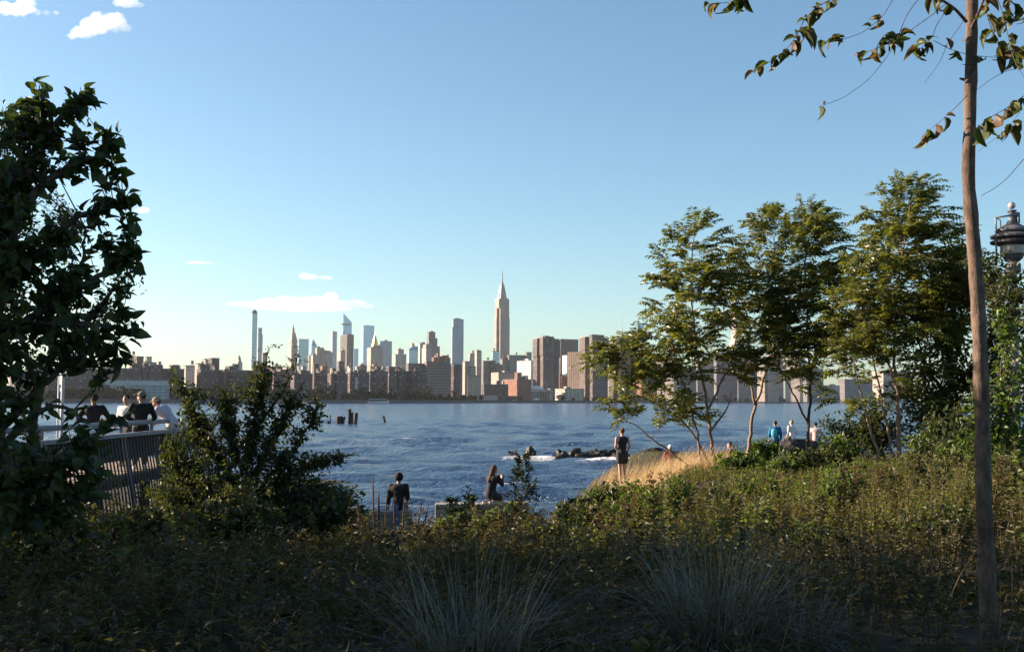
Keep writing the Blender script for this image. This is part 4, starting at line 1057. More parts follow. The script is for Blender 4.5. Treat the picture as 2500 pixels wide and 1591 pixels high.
for (lb, cx_, cy_, rx_, ry_, d_, sd_, lm_) in (('dark leafy bush below the railing beside the large shrub', 330, 1275, 110, 36, 13.5, 71, M_BROAD), ('low dark bush under the left tree', 120, 1300, 130, 60, 11.5, 72, M_BROAD), ('dark bush in front of the large shrub foot', 560, 1250, 140, 50, 13, 73, M_BROAD), ('dark bush right of the large shrub foot', 790, 1240, 100, 36, 14.5, 74, M_BROAD),
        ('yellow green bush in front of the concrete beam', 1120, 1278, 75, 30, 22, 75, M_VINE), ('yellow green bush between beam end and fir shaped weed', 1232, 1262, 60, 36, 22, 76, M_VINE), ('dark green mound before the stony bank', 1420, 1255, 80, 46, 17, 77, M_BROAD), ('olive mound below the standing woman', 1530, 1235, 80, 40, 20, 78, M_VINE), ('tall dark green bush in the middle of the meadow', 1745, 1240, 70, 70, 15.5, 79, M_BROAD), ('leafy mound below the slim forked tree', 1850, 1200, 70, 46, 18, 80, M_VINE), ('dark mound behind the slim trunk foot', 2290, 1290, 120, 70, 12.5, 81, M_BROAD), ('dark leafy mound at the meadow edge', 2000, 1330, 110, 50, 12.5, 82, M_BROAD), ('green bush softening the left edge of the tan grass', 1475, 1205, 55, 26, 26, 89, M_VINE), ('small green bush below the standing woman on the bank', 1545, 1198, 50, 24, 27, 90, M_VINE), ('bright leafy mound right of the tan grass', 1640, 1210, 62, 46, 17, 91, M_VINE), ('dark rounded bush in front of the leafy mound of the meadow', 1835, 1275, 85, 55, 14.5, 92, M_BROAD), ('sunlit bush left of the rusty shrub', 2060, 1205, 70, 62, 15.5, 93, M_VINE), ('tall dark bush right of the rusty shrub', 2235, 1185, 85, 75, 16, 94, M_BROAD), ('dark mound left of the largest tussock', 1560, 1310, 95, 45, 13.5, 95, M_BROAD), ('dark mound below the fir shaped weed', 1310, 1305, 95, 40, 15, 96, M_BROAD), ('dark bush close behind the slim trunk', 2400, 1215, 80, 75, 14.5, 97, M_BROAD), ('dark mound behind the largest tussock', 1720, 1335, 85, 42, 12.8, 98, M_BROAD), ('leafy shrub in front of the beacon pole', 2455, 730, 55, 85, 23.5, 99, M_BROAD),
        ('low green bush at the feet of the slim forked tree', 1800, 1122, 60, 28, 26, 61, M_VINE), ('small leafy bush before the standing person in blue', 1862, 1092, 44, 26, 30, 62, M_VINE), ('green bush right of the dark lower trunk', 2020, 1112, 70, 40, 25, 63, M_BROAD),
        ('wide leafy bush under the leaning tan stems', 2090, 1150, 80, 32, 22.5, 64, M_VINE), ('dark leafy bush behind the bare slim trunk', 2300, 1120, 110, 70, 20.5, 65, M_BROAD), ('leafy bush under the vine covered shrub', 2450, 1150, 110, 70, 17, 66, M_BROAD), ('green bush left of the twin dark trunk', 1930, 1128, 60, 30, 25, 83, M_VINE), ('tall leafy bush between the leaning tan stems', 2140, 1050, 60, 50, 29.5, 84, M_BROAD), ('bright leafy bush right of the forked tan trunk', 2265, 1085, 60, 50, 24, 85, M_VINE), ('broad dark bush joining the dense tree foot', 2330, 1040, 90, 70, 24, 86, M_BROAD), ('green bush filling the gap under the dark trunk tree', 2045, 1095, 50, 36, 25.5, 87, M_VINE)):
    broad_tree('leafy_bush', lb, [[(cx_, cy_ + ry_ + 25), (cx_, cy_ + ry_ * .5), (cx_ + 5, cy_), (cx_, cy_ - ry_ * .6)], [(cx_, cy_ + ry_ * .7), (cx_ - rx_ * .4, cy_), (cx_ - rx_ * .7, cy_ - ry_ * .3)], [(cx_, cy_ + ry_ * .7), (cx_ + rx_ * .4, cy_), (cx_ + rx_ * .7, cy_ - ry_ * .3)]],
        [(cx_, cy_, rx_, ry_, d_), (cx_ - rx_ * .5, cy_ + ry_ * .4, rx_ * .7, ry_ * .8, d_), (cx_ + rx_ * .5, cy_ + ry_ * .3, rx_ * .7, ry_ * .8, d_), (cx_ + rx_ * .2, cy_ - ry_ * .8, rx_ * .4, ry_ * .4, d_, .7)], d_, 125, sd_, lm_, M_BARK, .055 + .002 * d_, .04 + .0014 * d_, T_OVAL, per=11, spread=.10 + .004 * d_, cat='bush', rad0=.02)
M_RUST = leafmat('rusty_seed_foliage', [(.10, .045, .025), (.13, .06, .03), (.075, .045, .022), (.06, .05, .02)], .3, .7, .2)
broad_tree('rusty_shrub', 'reddish brown dried shrub at the edge of the sunlit meadow',
    [[(2140, 1360), (2140, 1280), (2142, 1200), (2145, 1150)], [(2140, 1290), (2100, 1220), (2090, 1180)], [(2140, 1290), (2190, 1220), (2210, 1180)]],
    [(2140, 1170, 60, 45, 16), (2110, 1230, 60, 55, 16), (2180, 1220, 60, 60, 16), (2130, 1290, 80, 50, 16)],
    16, 230, 38, M_RUST, M_BARK, .06, .02, T_RHOMB, per=14, spread=.16, cat='shrub', rad0=.015)
# the tree row off to the left whose shade covers the foreground
for i, (x, y, h) in enumerate(((-11.5, 13.6, 6.6), (-12.5, 10.2, 7.4), (-12, 6.4, 7.0), (-12.5, 2.2, 7.6), (-12, -2.5, 7.2), (-17, 12, 8.6), (-18, 5, 8.8))):
    r = np.random.default_rng(50 + i)
    z0 = float(ground_z(x, y)) - .05
    root = thing('shade_tree', 'dense shade tree in the row beside the path left of the brush', 'tree', (x, y, z0), 0, 'shade trees beside the path')
    ob('trunk', MB().tube([(0, 0, 0), (.05, 0, h * .3), (0, .1, h * .6), (.1, 0, h * .85)], [.16, .13, .09, .03], 8).mesh(sm=True), M_BARK, root)
    n_ = 3600
    c = rdir(n_, r) * (r.uniform(0, 1, (n_, 1)) ** .4) * np.array([2.1, 2.1, h * .44]) + np.array([0, 0, h * .54])
    V, Fq = leaves(c, rdir(n_, r), rdir(n_, r, .6), r.uniform(.16, .31, n_), r.uniform(.11, .20, n_), T_RHOMB)
    ob('crown', np_mesh('crown', V, Fq), M_BROAD, root, kind='stuff')

# ------------------------------------------------------------------ weeds, grasses (too many to count)
def in_wedge(n, r, x0, x1, y0, y1, m=3.5):
    x = r.uniform(x0, x1, n); y = r.uniform(y0, y1, n)
    k = np.abs(x) < .52 * y + m
    return x[k], y[k]

def patchy(x, y, s=.6, seed=0):
    return np.array([mnoise.noise(Vector((a * s + seed * 7.3, b * s, seed))) for a, b in zip(x, y)])

def weeds(name, label, xy, hfun, nl, ll, lw, lm, seed, tm=T_RHOMB, droop=.1, stem=None, lean=.18):
    r = np.random.default_rng(seed)
    x, y = xy
    z = ground_z(x, y)
    h = hfun(x, y, r)
    k = h > .05
    x, y, z, h = x[k], y[k], z[k], h[k]
    n_ = len(x)
    top = np.stack([x, y, z], -1) + np.stack([r.normal(0, lean, n_) * h + WIND[0] * .12 * h, r.normal(0, lean, n_) * h, h], -1)
    base = np.stack([x, y, z - .03], -1)
    t = r.uniform(.25, 1.0, (n_, nl)) ** .8
    P = base[:, None, :] + (top - base)[:, None, :] * t[..., None]
    a = r.uniform(0, 6.28, (n_, nl))
    D = np.stack([np.cos(a), np.sin(a), r.uniform(-.1, .9, (n_, nl)) - droop], -1) + WIND * .25
    sc = (1.15 - .55 * t) * r.uniform(.7, 1.2, (n_, nl))
    N_ = np.stack([-np.cos(a) * .5, -np.sin(a) * .5, np.full_like(a, .6)], -1) + r.normal(size=(n_, nl, 3)) * .7
    V, Fq = leaves(P.reshape(-1, 3), D.reshape(-1, 3), N_.reshape(-1, 3), (ll * sc).ravel(), (lw * sc).ravel(), tm)
    o = ob(name, np_mesh(name, V, Fq), lm, None, label, 'plants', kind='stuff')
    w = .004
    SV = np.stack([base - [w, 0, 0], base + [w, 0, 0], top + [w * .3, 0, 0], top - [w * .3, 0, 0]], 1).reshape(-1, 3)
    SV2 = np.stack([base - [0, w, 0], base + [0, w, 0], top + [0, w * .3, 0], top - [0, w * .3, 0]], 1).reshape(-1, 3)
    SVa = np.concatenate([SV.reshape(-1, 4, 3)[::2], SV2.reshape(-1, 4, 3)[1::2]]).reshape(-1, 3)
    ob('stems', np_mesh('stems', SVa, np.arange(len(SVa)).reshape(-1, 4)), stem or M_STEM, o, kind='stuff')
    return o

def blades(P, A, H, Ln, w, r, bend=1.0):
    """curved grass blades: base P, azimuth A, spread H(0 upright..1 flat), length, width"""
    n_ = len(P)
    rows = []
    dirh = np.stack([np.cos(A), np.sin(A), np.zeros(n_)], -1)
    side = np.stack([-np.sin(A + r.normal(0, .8, n_)), np.cos(A), np.zeros(n_)], -1)
    for t in (0, .35, .7, 1.0):
        ang = (H + bend * .9 * H * t + .05 * t)
        c = P + dirh * (Ln * t * np.sin(ang))[:, None] + np.array([0, 0, 1.0]) * (Ln * t * np.cos(ang))[:, None]
        ww = (w * (1 - t * .9) * .5)[:, None]
        rows.append(np.stack([c - side * ww, c + side * ww], 1))
    V = np.stack(rows, 1).reshape(n_, 8, 3)
    f = np.array([(0, 1, 3, 2), (2, 3, 5, 4), (4, 5, 7, 6)])
    return V.reshape(-1, 3), (f[None] + (np.arange(n_) * 8)[:, None, None]).reshape(-1, 4)

M_STEM = mat('weed_stem', (.09, .06, .03), .8, (.05, .045, .02), 30)
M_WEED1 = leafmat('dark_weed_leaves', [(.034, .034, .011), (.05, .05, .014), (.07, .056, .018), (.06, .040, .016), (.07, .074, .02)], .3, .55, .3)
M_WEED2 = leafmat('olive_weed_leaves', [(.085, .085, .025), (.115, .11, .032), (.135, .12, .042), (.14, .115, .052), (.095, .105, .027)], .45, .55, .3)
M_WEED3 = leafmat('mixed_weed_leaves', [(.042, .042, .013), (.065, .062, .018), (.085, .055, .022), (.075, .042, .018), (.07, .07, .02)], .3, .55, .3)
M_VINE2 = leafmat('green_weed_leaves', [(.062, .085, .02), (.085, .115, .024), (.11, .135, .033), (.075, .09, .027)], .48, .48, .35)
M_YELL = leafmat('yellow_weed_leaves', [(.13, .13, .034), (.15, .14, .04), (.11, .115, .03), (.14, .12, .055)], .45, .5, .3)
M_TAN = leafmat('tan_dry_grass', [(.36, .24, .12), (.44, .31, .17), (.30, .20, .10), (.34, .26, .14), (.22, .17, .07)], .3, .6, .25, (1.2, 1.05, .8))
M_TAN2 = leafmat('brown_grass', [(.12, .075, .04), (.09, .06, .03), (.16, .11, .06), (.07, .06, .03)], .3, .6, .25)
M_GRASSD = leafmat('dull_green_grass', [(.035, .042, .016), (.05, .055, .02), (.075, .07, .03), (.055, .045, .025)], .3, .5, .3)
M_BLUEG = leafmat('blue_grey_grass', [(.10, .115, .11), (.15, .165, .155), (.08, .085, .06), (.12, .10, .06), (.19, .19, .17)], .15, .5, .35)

r = np.random.default_rng(101)
def clump(x, y, f, sd):
    return np.clip(patchy(x, y, f, sd) * 1.8, -1, 1)
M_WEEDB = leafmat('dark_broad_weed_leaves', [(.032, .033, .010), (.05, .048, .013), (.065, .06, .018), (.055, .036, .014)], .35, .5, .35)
def clumped(nc, per, x0, x1, y0, y1, rmin, rmax, hmin, hmax, r, m=3):
    """plants gathered in domed clumps: x, y, height"""
    cx, cy_ = in_wedge(nc, r, x0, x1, y0, y1, m)
    k = len(cx)
    R = r.uniform(rmin, rmax, k); H = r.uniform(hmin, hmax, k)
    n_ = np.maximum(6, (per * (R / rmax) ** 1.6).astype(int))
    idx = np.repeat(np.arange(k), n_)
    a = r.uniform(0, 6.28, len(idx)); q = np.sqrt(r.random(len(idx)))
    x = cx[idx] + R[idx] * q * np.cos(a); y = cy_[idx] + R[idx] * q * np.sin(a)
    h = H[idx] * (1 - .55 * q ** 2) * r.uniform(.75, 1.1, len(idx))
    return x, y, h
def lim_l(x, y):
    return 1.65 - (np.interp(x / y * F + 1250, [300, 700, 850, 930, 1010, 1100, 1250, 1400], [1140, 1165, 1205, 1258, 1258, 1242, 1195, 1178]) - 973) / F * y - ground_z(x, y)
LINE_R = ([1250, 1400, 1500, 1650, 1800, 2000, 2200, 2600], [1222, 1222, 1220, 1208, 1182, 1158, 1125, 1090])
def lim_r(x, y):
    return np.maximum(1.65 - (np.interp(x / y * F + 1250, *LINE_R) - 977) / F * y - ground_z(x, y), .2)
def cweeds(name, label, c, nl, ll, lw, lm, seed, tm=T_RHOMB, lean=.2, lim=None, droop=.1):
    x, y, h = c
    r2 = np.random.default_rng(seed)
    if lim is not None: h = np.minimum(h, lim(x, y) * r2.uniform(.6, 1.1, len(x)) * (1 + .75 * np.clip(clump(x, y, .9, seed % 7) * 1.3, -.6, 1)))
    if lim is lim_l:
        h = h * (1 - .85 * np.exp(-(((x + 2.95) / .42) ** 2 + ((y - 26.5) / 3.5) ** 2)))
    return weeds(name, label, (x, y), lambda *_: h, nl, ll, lw, lm, seed, tm, lean=lean, droop=droop)
# low filler everywhere
x, y = in_wedge(10200, r, -14, 14, 4.2, 15, 3)
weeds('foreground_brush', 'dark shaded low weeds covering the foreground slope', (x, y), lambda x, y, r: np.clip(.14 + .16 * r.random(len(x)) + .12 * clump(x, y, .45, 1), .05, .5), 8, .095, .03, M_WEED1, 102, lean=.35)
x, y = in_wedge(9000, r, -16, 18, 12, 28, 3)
weeds('low_weeds', 'low weeds between the taller clumps of the meadow and hollow', (x, y), lambda x, y, r: np.minimum(.16 + .2 * r.random(len(x)), np.maximum(np.where(x < 1, lim_l(x, y), lim_r(x, y)), .08)), 8, .085, .03, M_WEED1, 106, lean=.3)  # darker leaf colour paints shade into the gaps between the clumps
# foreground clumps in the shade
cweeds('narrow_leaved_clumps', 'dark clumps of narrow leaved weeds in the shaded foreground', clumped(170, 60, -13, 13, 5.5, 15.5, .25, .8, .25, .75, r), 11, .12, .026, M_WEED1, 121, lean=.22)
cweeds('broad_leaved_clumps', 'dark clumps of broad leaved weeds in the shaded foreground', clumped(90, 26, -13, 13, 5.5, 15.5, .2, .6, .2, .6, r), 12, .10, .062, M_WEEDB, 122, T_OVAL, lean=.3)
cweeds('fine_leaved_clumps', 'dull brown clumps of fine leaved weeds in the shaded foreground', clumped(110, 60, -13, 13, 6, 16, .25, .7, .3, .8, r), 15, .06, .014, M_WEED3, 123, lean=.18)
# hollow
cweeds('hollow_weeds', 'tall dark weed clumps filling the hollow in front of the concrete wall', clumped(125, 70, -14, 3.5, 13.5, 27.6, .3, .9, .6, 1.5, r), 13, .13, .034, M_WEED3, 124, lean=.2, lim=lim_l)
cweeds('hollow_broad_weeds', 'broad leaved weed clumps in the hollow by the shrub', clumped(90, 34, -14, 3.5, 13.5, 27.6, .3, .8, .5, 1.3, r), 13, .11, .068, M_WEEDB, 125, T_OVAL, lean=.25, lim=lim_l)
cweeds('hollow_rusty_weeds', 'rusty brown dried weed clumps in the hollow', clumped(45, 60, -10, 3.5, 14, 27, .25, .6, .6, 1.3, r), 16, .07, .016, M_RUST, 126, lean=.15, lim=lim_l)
# sunlit meadow
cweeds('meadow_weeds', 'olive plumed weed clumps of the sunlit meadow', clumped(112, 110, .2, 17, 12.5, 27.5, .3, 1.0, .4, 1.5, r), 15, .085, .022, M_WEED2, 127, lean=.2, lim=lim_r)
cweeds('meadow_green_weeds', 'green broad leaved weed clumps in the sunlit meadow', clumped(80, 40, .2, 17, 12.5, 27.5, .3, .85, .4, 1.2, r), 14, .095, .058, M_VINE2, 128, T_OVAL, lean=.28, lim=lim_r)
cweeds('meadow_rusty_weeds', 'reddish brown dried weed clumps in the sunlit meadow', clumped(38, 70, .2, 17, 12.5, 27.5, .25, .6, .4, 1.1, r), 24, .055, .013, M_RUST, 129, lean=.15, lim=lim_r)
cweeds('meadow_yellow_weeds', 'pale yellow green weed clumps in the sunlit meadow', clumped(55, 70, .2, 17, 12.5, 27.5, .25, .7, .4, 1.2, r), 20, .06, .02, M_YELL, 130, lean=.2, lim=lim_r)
x, y = in_wedge(6000, r, 1.5, 20, 24.5, 35, 3)
weeds('bank_weeds', 'low green weeds around the feet of the feathery trees', (x, y), lambda x, y, r: np.clip(.22 + .3 * r.random(len(x)) + .3 * clump(x, y, .5, 4), .05, .9) * sst(3.6, 6.4, x), 10, .10, .042, M_VINE2, 105, lean=.25)
# tan grass on the bank
x = r.uniform(2.2, 6.6, 14000); y = r.uniform(26.5, 36.5, 14000)
k = (x / y * F + 1250 > 1455 + 25 * np.sin(y * 2)) & (x / y * F + 1250 < 1775)
x, y = x[k], y[k]
P = np.stack([x, y, ground_z(x, y) - .03], -1)
V, Fq = blades(P, r.normal(0.1, .7, len(x)), r.uniform(.1, .55, len(x)), r.uniform(.4, 1.0, len(x)) * (.75 + .35 * sst(3, 5, x)) * np.where(y < 35.4, .42 + .58 * sst(1535, 1600, x / y * F + 1250), 1), r.uniform(.010, .022, len(x)), r)
ob('tan_grass', np_mesh('tan_grass', V, Fq), M_TAN, None, 'tan dry grass on the river bank by the standing woman', 'grass', kind='stuff')
x = r.uniform(-.5, 5, 3200); y = r.uniform(27, 36, 3200)
k = (x > -.3 + .45 * (y - 27)); x, y = x[k], y[k]
P = np.stack([x, y, ground_z(x, y) - .03], -1)
V, Fq = blades(P, r.normal(0.1, .9, len(x)), r.uniform(.1, .6, len(x)), r.uniform(.2, .5, len(x)), r.uniform(.008, .016, len(x)), r)
ob('straw_grass', np_mesh('straw', V, Fq), M_TAN, None, 'sparse straw coloured grass on the stony bank edge', 'grass', kind='stuff')
# thin grass through everything in the foreground
x, y = in_wedge(12000, r, -14, 16, 4.5, 24, 3)
P = np.stack([x, y, ground_z(x, y) - .03], -1)
V, Fq = blades(P, r.uniform(0, 6.28, len(x)), r.uniform(.05, .6, len(x)), r.uniform(.2, .6, len(x)), r.uniform(.006, .014, len(x)), r)
ob('field_grass', np_mesh('field_grass', V, Fq), M_GRASSD, None, 'thin dull green grass among the weeds', 'grass', kind='stuff')
x = r.uniform(4, 30, 10000); y = r.uniform(34, 60, 10000); k = (ground_z(x, y) > -1.4) & (np.abs(x) < .55 * y); x, y = x[k], y[k]
P = np.stack([x, y, ground_z(x, y) - .02], -1)
V, Fq = blades(P, r.uniform(0, 6.28, len(x)), r.uniform(.1, .7, len(x)), r.uniform(.12, .3, len(x)), r.uniform(.015, .03, len(x)), r)
ob('lawn_grass', np_mesh('lawn_grass', V, Fq), M_WEED2, None, 'short rough grass on the point where people sit', 'grass', kind='stuff')

x, y = in_wedge(900, r, -12, 16, 6, 24, 3)
P = np.stack([x, y, ground_z(x, y) - .03], -1)
V, Fq = blades(P, r.normal(.2, 1.2, len(x)), r.uniform(.05, .5, len(x)), r.uniform(.55, 1.05, len(x)), r.uniform(.008, .014, len(x)), r)
ob('tall_grass_stalks', np_mesh('stalks', V, Fq), M_TAN2, None, 'tall thin brown grass stalks rising out of the weeds', 'grass', kind='stuff')
# blue-grey tussocks
def tussock(label, px, py, d, ln, n_, seed, spread=.75):
    r = np.random.default_rng(seed)
    p = at(px, py, d); p.z = float(ground_z(p.x, p.y))
    root = thing('grass_tussock', label, 'grass', p)
    A = r.uniform(0, 6.28, n_)
    B = np.stack([np.cos(A), np.sin(A), np.zeros(n_)], -1) * (r.uniform(0, 1, (n_, 1)) ** .6) * ln * .33
    H = np.abs(r.normal(0, spread * .5, n_)) + .02 + .25 * (r.random(n_) < .2)
    V, Fq = blades(B, A + r.normal(0, .7, n_), H, ln * r.uniform(.35, 1.05, n_), r.uniform(.006, .012, n_), r, r.uniform(.4, 2.6, n_))
    ob('blades', np_mesh('blades', V, Fq), M_BLUEG, root, kind='stuff')
    m_ = n_ // 3
    A = r.uniform(0, 6.28, m_)
    B = np.stack([np.cos(A), np.sin(A), np.zeros(m_)], -1) * r.uniform(0, ln * .35, (m_, 1))
    V, Fq = blades(B, A + r.normal(0, 1.2, m_), r.uniform(.3, 1.0, m_), ln * r.uniform(.3, .8, m_), r.uniform(.005, .01, m_), r, 1.0)
    ob('dead_blades', np_mesh('dead', V, Fq), M_TAN2, root, kind='stuff')
tussock('blue grey grass tussock with sparse upright blades in the dark foreground', 1150, 1585, 6.9, .95, 420, 201, .8)
tussock('largest blue grey grass tussock, broad and dense, in the dark foreground', 1745, 1560, 7.6, .95, 560, 202, .85)
tussock('small leaning blue grey tussock right of the largest one', 1960, 1540, 7.9, .6, 120, 203)

# ------------------------------------------------------------------ the slim tree at the right
def near_tree():
    d = 7.4
    r = np.random.default_rng(77)
    def G(x, y): return (1700 + x * .3524, y * .3524)
    tp = px_path([(2417, 1590), (2410, 1400), (2401, 1200), (2398, 1000), (2391, 800), (2379, 620), (2363, 430), (2368, 300), (2372, 100), (2374, -40), (2380, -160)], d, 6)
    base = tp[0].copy(); base[2] = float(ground_z(base[0], base[1])) - .05
    tp[0] = base
    root = thing('slim_tree', 'slim bare trunked tree with a few curled drooping leaves beside the camera', 'tree', tuple(base))
    rad = np.interp(np.arange(len(tp)), [0, 12, 24, 42, 54, 60], np.array([44, 37, 34, 29, 27, 23]) * .5 * d / F)
    rad = rad * (1 + .05 * np.sin(np.arange(len(tp)) * 2.1)) 
    rad[20] *= 1.08; rad[33] *= 1.1; rad[38] *= 1.08
    rad[:4] *= np.array([1.35, 1.15, 1.05, 1.0])
    tm_ = MB().tube(tp - base, rad, 18).mesh(sm=True)
    knots = [(int(r.integers(4, 56)), r.uniform(0, 6.28)) for _ in range(13)]
    for v in tm_.vertices:
        i_, a_ = v.index // 18, (v.index % 18) / 18 * 6.283
        k_ = 1 + .05 * mnoise.noise(v.co * 9)
        for (ki, ka) in knots:
            da = abs((a_ - ka + math.pi) % (2 * math.pi) - math.pi)
            k_ += .22 * math.exp(-((i_ - ki) / .8) ** 2 - (da / .45) ** 2)
        if i_ < len(tp):
            c_ = Vector(tp[i_] - base); v.co = c_ + (v.co - c_) * k_
    ob('trunk', tm_, M_BARKN, root)
    for (ki, ka) in knots[:6]:
        c_ = tp[ki] - base; dv = np.array([math.cos(ka), math.sin(ka), .5])
        ob('branch_stub', MB().tube([c_ + dv * rad[ki] * .6, c_ + dv * (rad[ki] + .02), c_ + dv * (rad[ki] + .035)], [.011, .009, .006], 7).mesh(sm=True), M_BARKN, root)
    lm = leafmat('curled_yellow_green_leaves', [(.04, .055, .015), (.075, .09, .022), (.03, .042, .015), (.10, .075, .035), (.13, .07, .045)], .4, .5, .35)
    lms = lm_single(lm)
    tms = []
    for (cu, up, w) in ((1.4, .9, .19), (2.2, 1.2, .17), (.6, .7, .21), (2.6, 1.0, .20)):
        tv, tf = fold_tmpl([(0, .03), (.15, w * .7), (.4, w), (.7, w * .85), (.9, w * .4), (1, .01)], up, cu)
        me = smooth(np_mesh('leaf', tv, tf)); me.materials.append(lms); tms.append(me)
    def leaf(parent, p, dirv, ln):
        x = unit(np.asarray(dirv, float)[None])[0]
        nn = np.array([r.normal() * .5, -.6, .7 + r.normal() * .4]); y_ = unit(np.cross(nn, x)[None])[0]; z_ = np.cross(x, y_)
        o = ob('leaf', tms[int(r.integers(4))], None, parent)
        s = ln
        q = p - base
        o.matrix_local = Matrix(((x[0] * s, y_[0] * s, z_[0] * s, q[0]), (x[1] * s, y_[1] * s, z_[1] * s, q[1]), (x[2] * s, y_[2] * s, z_[2] * s, q[2]), (0, 0, 0, 1)))
    paths = [ # (points in the crop, radius px, leaves: list of (t, hang dir, length))
        ([(1870, 150), (1790, 60), (1700, 0), (1560, -60)], 12),
        ([(1900, 210), (1960, 80), (1990, 0), (2020, -80)], 11),
        ([(1600, -80), (1480, -60), (1380, -40), (1360, 0), (1290, 120), (1150, 230), (1000, 280), (900, 300)], 3),
        ([(1650, -50), (1530, 0), (1450, 120), (1400, 250), (1340, 370), (1200, 550), (1020, 680), (850, 740)], 3),
        ([(1300, -120), (1050, -60), (930, 0), (840, 45), (745, 140), (700, 240), (630, 340), (520, 420), (400, 495)], 4.5),
        ([(1740, 20), (1600, 130), (1480, 215), (1380, 270), (1270, 330), (1130, 380)], 3),
        ([(1740, 60), (1660, 180), (1640, 250), (1590, 310), (1540, 350)], 2.5),
        ([(1900, 60), (1830, 180), (1740, 300), (1690, 430), (1580, 578)], 2.5),
        ([(1880, 660), (1780, 760), (1700, 830), (1630, 890), (1565, 940)], 2.8),
        ([(2420, 560), (2270, 665), (2150, 750), (2050, 805), (1940, 890)], 3),
        ([(2400, 430), (2270, 465), (2150, 490), (2040, 550), (1950, 620)], 3),
        ([(2420, 960), (2270, 1100), (2150, 1240), (2060, 1310), (1975, 1355)], 3),
        ([(1640, 280), (1760, 345), (1900, 385), (2080, 400), (2300, 390)], 2.6),
        ([(2080, -30), (2130, 120), (2160, 250), (2200, 420), (2275, 545)], 3),
        ([(2150, -20), (2230, 60), (2300, 100)], 5),
        ([(2000, 40), (2020, 130), (2060, 240), (2120, 330), (2200, 360), (2290, 300)], 3.2),
        ([(2240, 780), (2180, 860), (2110, 930), (1950, 1050)], 2.2),
        ([(520, -140), (430, -60), (330, -10), (220, 20), (90, 30)], 3.5),
    ]
    br = []
    for pts, w in paths:
        q = px_path([G(*p) for p in pts], d + r.normal() * .12, 5)
        sw = q[:, 1] * 0 + np.linspace(0, 1, len(q)) * r.normal() * .35
        q = q + np.stack([q[:, 0] / q[:, 1] * sw, sw, (q[:, 2] - CAMZ) / q[:, 1] * sw], -1)
        R = np.linspace(w, w * .55, len(q)) * .3524 * d / F
        o = ob('branch', MB().tube(q - base, R, 7).mesh(sm=True), M_BARKN, root)
        br.append((q, o))
    def put(bi, t, dx, dz, ln):
        q, o = br[bi]
        p = q[int(t * (len(q) - 1))]
        leaf(o, p, (dx, r.normal() * .3, dz), ln * .3524 * d / F * 1.08)
    for (bi, t, dx, dz, ln) in (
        (2, 1, -.9, -.5, 130), (2, .96, .5, .4, 110), (2, .9, -.8, .5, 120), (2, .98, .8, .2, 100), (2, .62, -.4, .8, 90), (2, .62, .1, -1, 110), (2, .6, -.9, .3, 80),
        (3, 1, .4, -.9, 100), (3, .99, .2, .8, 40), (3, .5, -.7, -.1, 90), (3, .5, .8, .2, 100),
        (4, 1, -.8, -.5, 90), (4, .97, -.2, -1, 110), (4, .9, -.9, -.4, 120), (4, .86, .1, -1, 130), (4, .80, .3, -1, 110), (4, .76, -.2, -1, 90), (4, .70, .5, -1, 140), (4, .66, -.8, -.1, 90), (4, .62, .8, -.6, 150), (4, .58, .9, -.9, 180), (4, .5, .8, -.5, 130), (4, .46, .3, -1, 120), (4, .4, .9, -.9, 150), (4, .36, -.4, .6, 80), (4, .3, .5, -.9, 140), (4, .5, -.7, .1, 70),
        (5, 1, -.8, .1, 60), (5, .93, -.6, -.5, 110), (5, .88, .1, -1, 120), (5, .82, .4, -1, 110), (5, .75, -.7, .3, 120), (5, .7, .9, -.2, 140), (5, .62, -.6, .2, 130), (5, .6, .9, 0, 130), (5, .55, .6, .4, 120), (5, .7, .2, .6, 90),
        (6, 1, -.8, -.2, 140), (6, .95, -.6, -.6, 130), (6, .9, .3, -1, 90), (6, .8, .8, .1, 100), (6, .7, -.9, .1, 120),
        (8, 1, -.2, -1, 115), (8, .93, -.1, -1, 130), (8, .80, .25, -1, 150), (8, .68, .4, -.9, 140), (8, .45, .3, -1, 110), (8, .9, .5, .3, 60), (8, .42, .6, .1, 70),
        (9, .98, .1, -1, 140), (9, .85, .1, -1, 190), (9, .72, .15, -1, 190), (9, .58, .2, -1, 160), (9, .4, .1, -1, 150), (9, .3, .4, -.9, 120),
        (12, .3, -.1, -1, 90), (12, .38, .2, -1, 80), (12, .25, -.2, .9, 90), (12, .55, .1, -1, 120), (12, .75, .4, -.9, 120), (12, .9, -.2, -1, 130),
        (13, .2, .8, -.6, 130), (13, .35, -.7, -.5, 140), (13, .5, .7, -.6, 130), (13, .62, .6, -.8, 150), (13, .75, .8, -.3, 120), (13, .3, .9, .1, 130),
        (14, .4, .2, -1, 150), (14, .8, .3, -1, 140), (14, .2, -.6, -.8, 130),
        (15, .2, .7, -.7, 150), (15, .4, -.5, -.9, 150), (15, .55, .2, -1, 160), (15, .7, -.2, -1, 150), (15, .85, .3, -1, 150), (15, .95, .5, -.8, 130),
        (16, .4, .5, -1, 150), (16, .3, .9, -.6, 130), (16, .7, -.1, -1, 70), (16, .6, .8, -.4, 90),
        (17, 1, -.8, -.3, 90), (17, .9, -.6, -.8, 120), (17, .75, .1, -1, 140), (17, .62, .4, -1, 130), (17, .55, -.5, -.9, 150), (17, .45, .3, -1, 120),
        (0, .5, -.3, -1, 130), (0, .7, -.8, -.3, 120), (0, .85, -.5, -.8, 120), (1, .5, .6, -.7, 130), (1, .7, .8, -.5, 120)):
        put(bi, t, dx, dz, ln)
        if bi not in (3, 8) and t < .97:
            put(bi, min(1, max(0, t + r.uniform(-.06, .06))), dx + r.normal() * .5, dz + r.normal() * .3, ln * r.uniform(.6, .95))
near_tree()

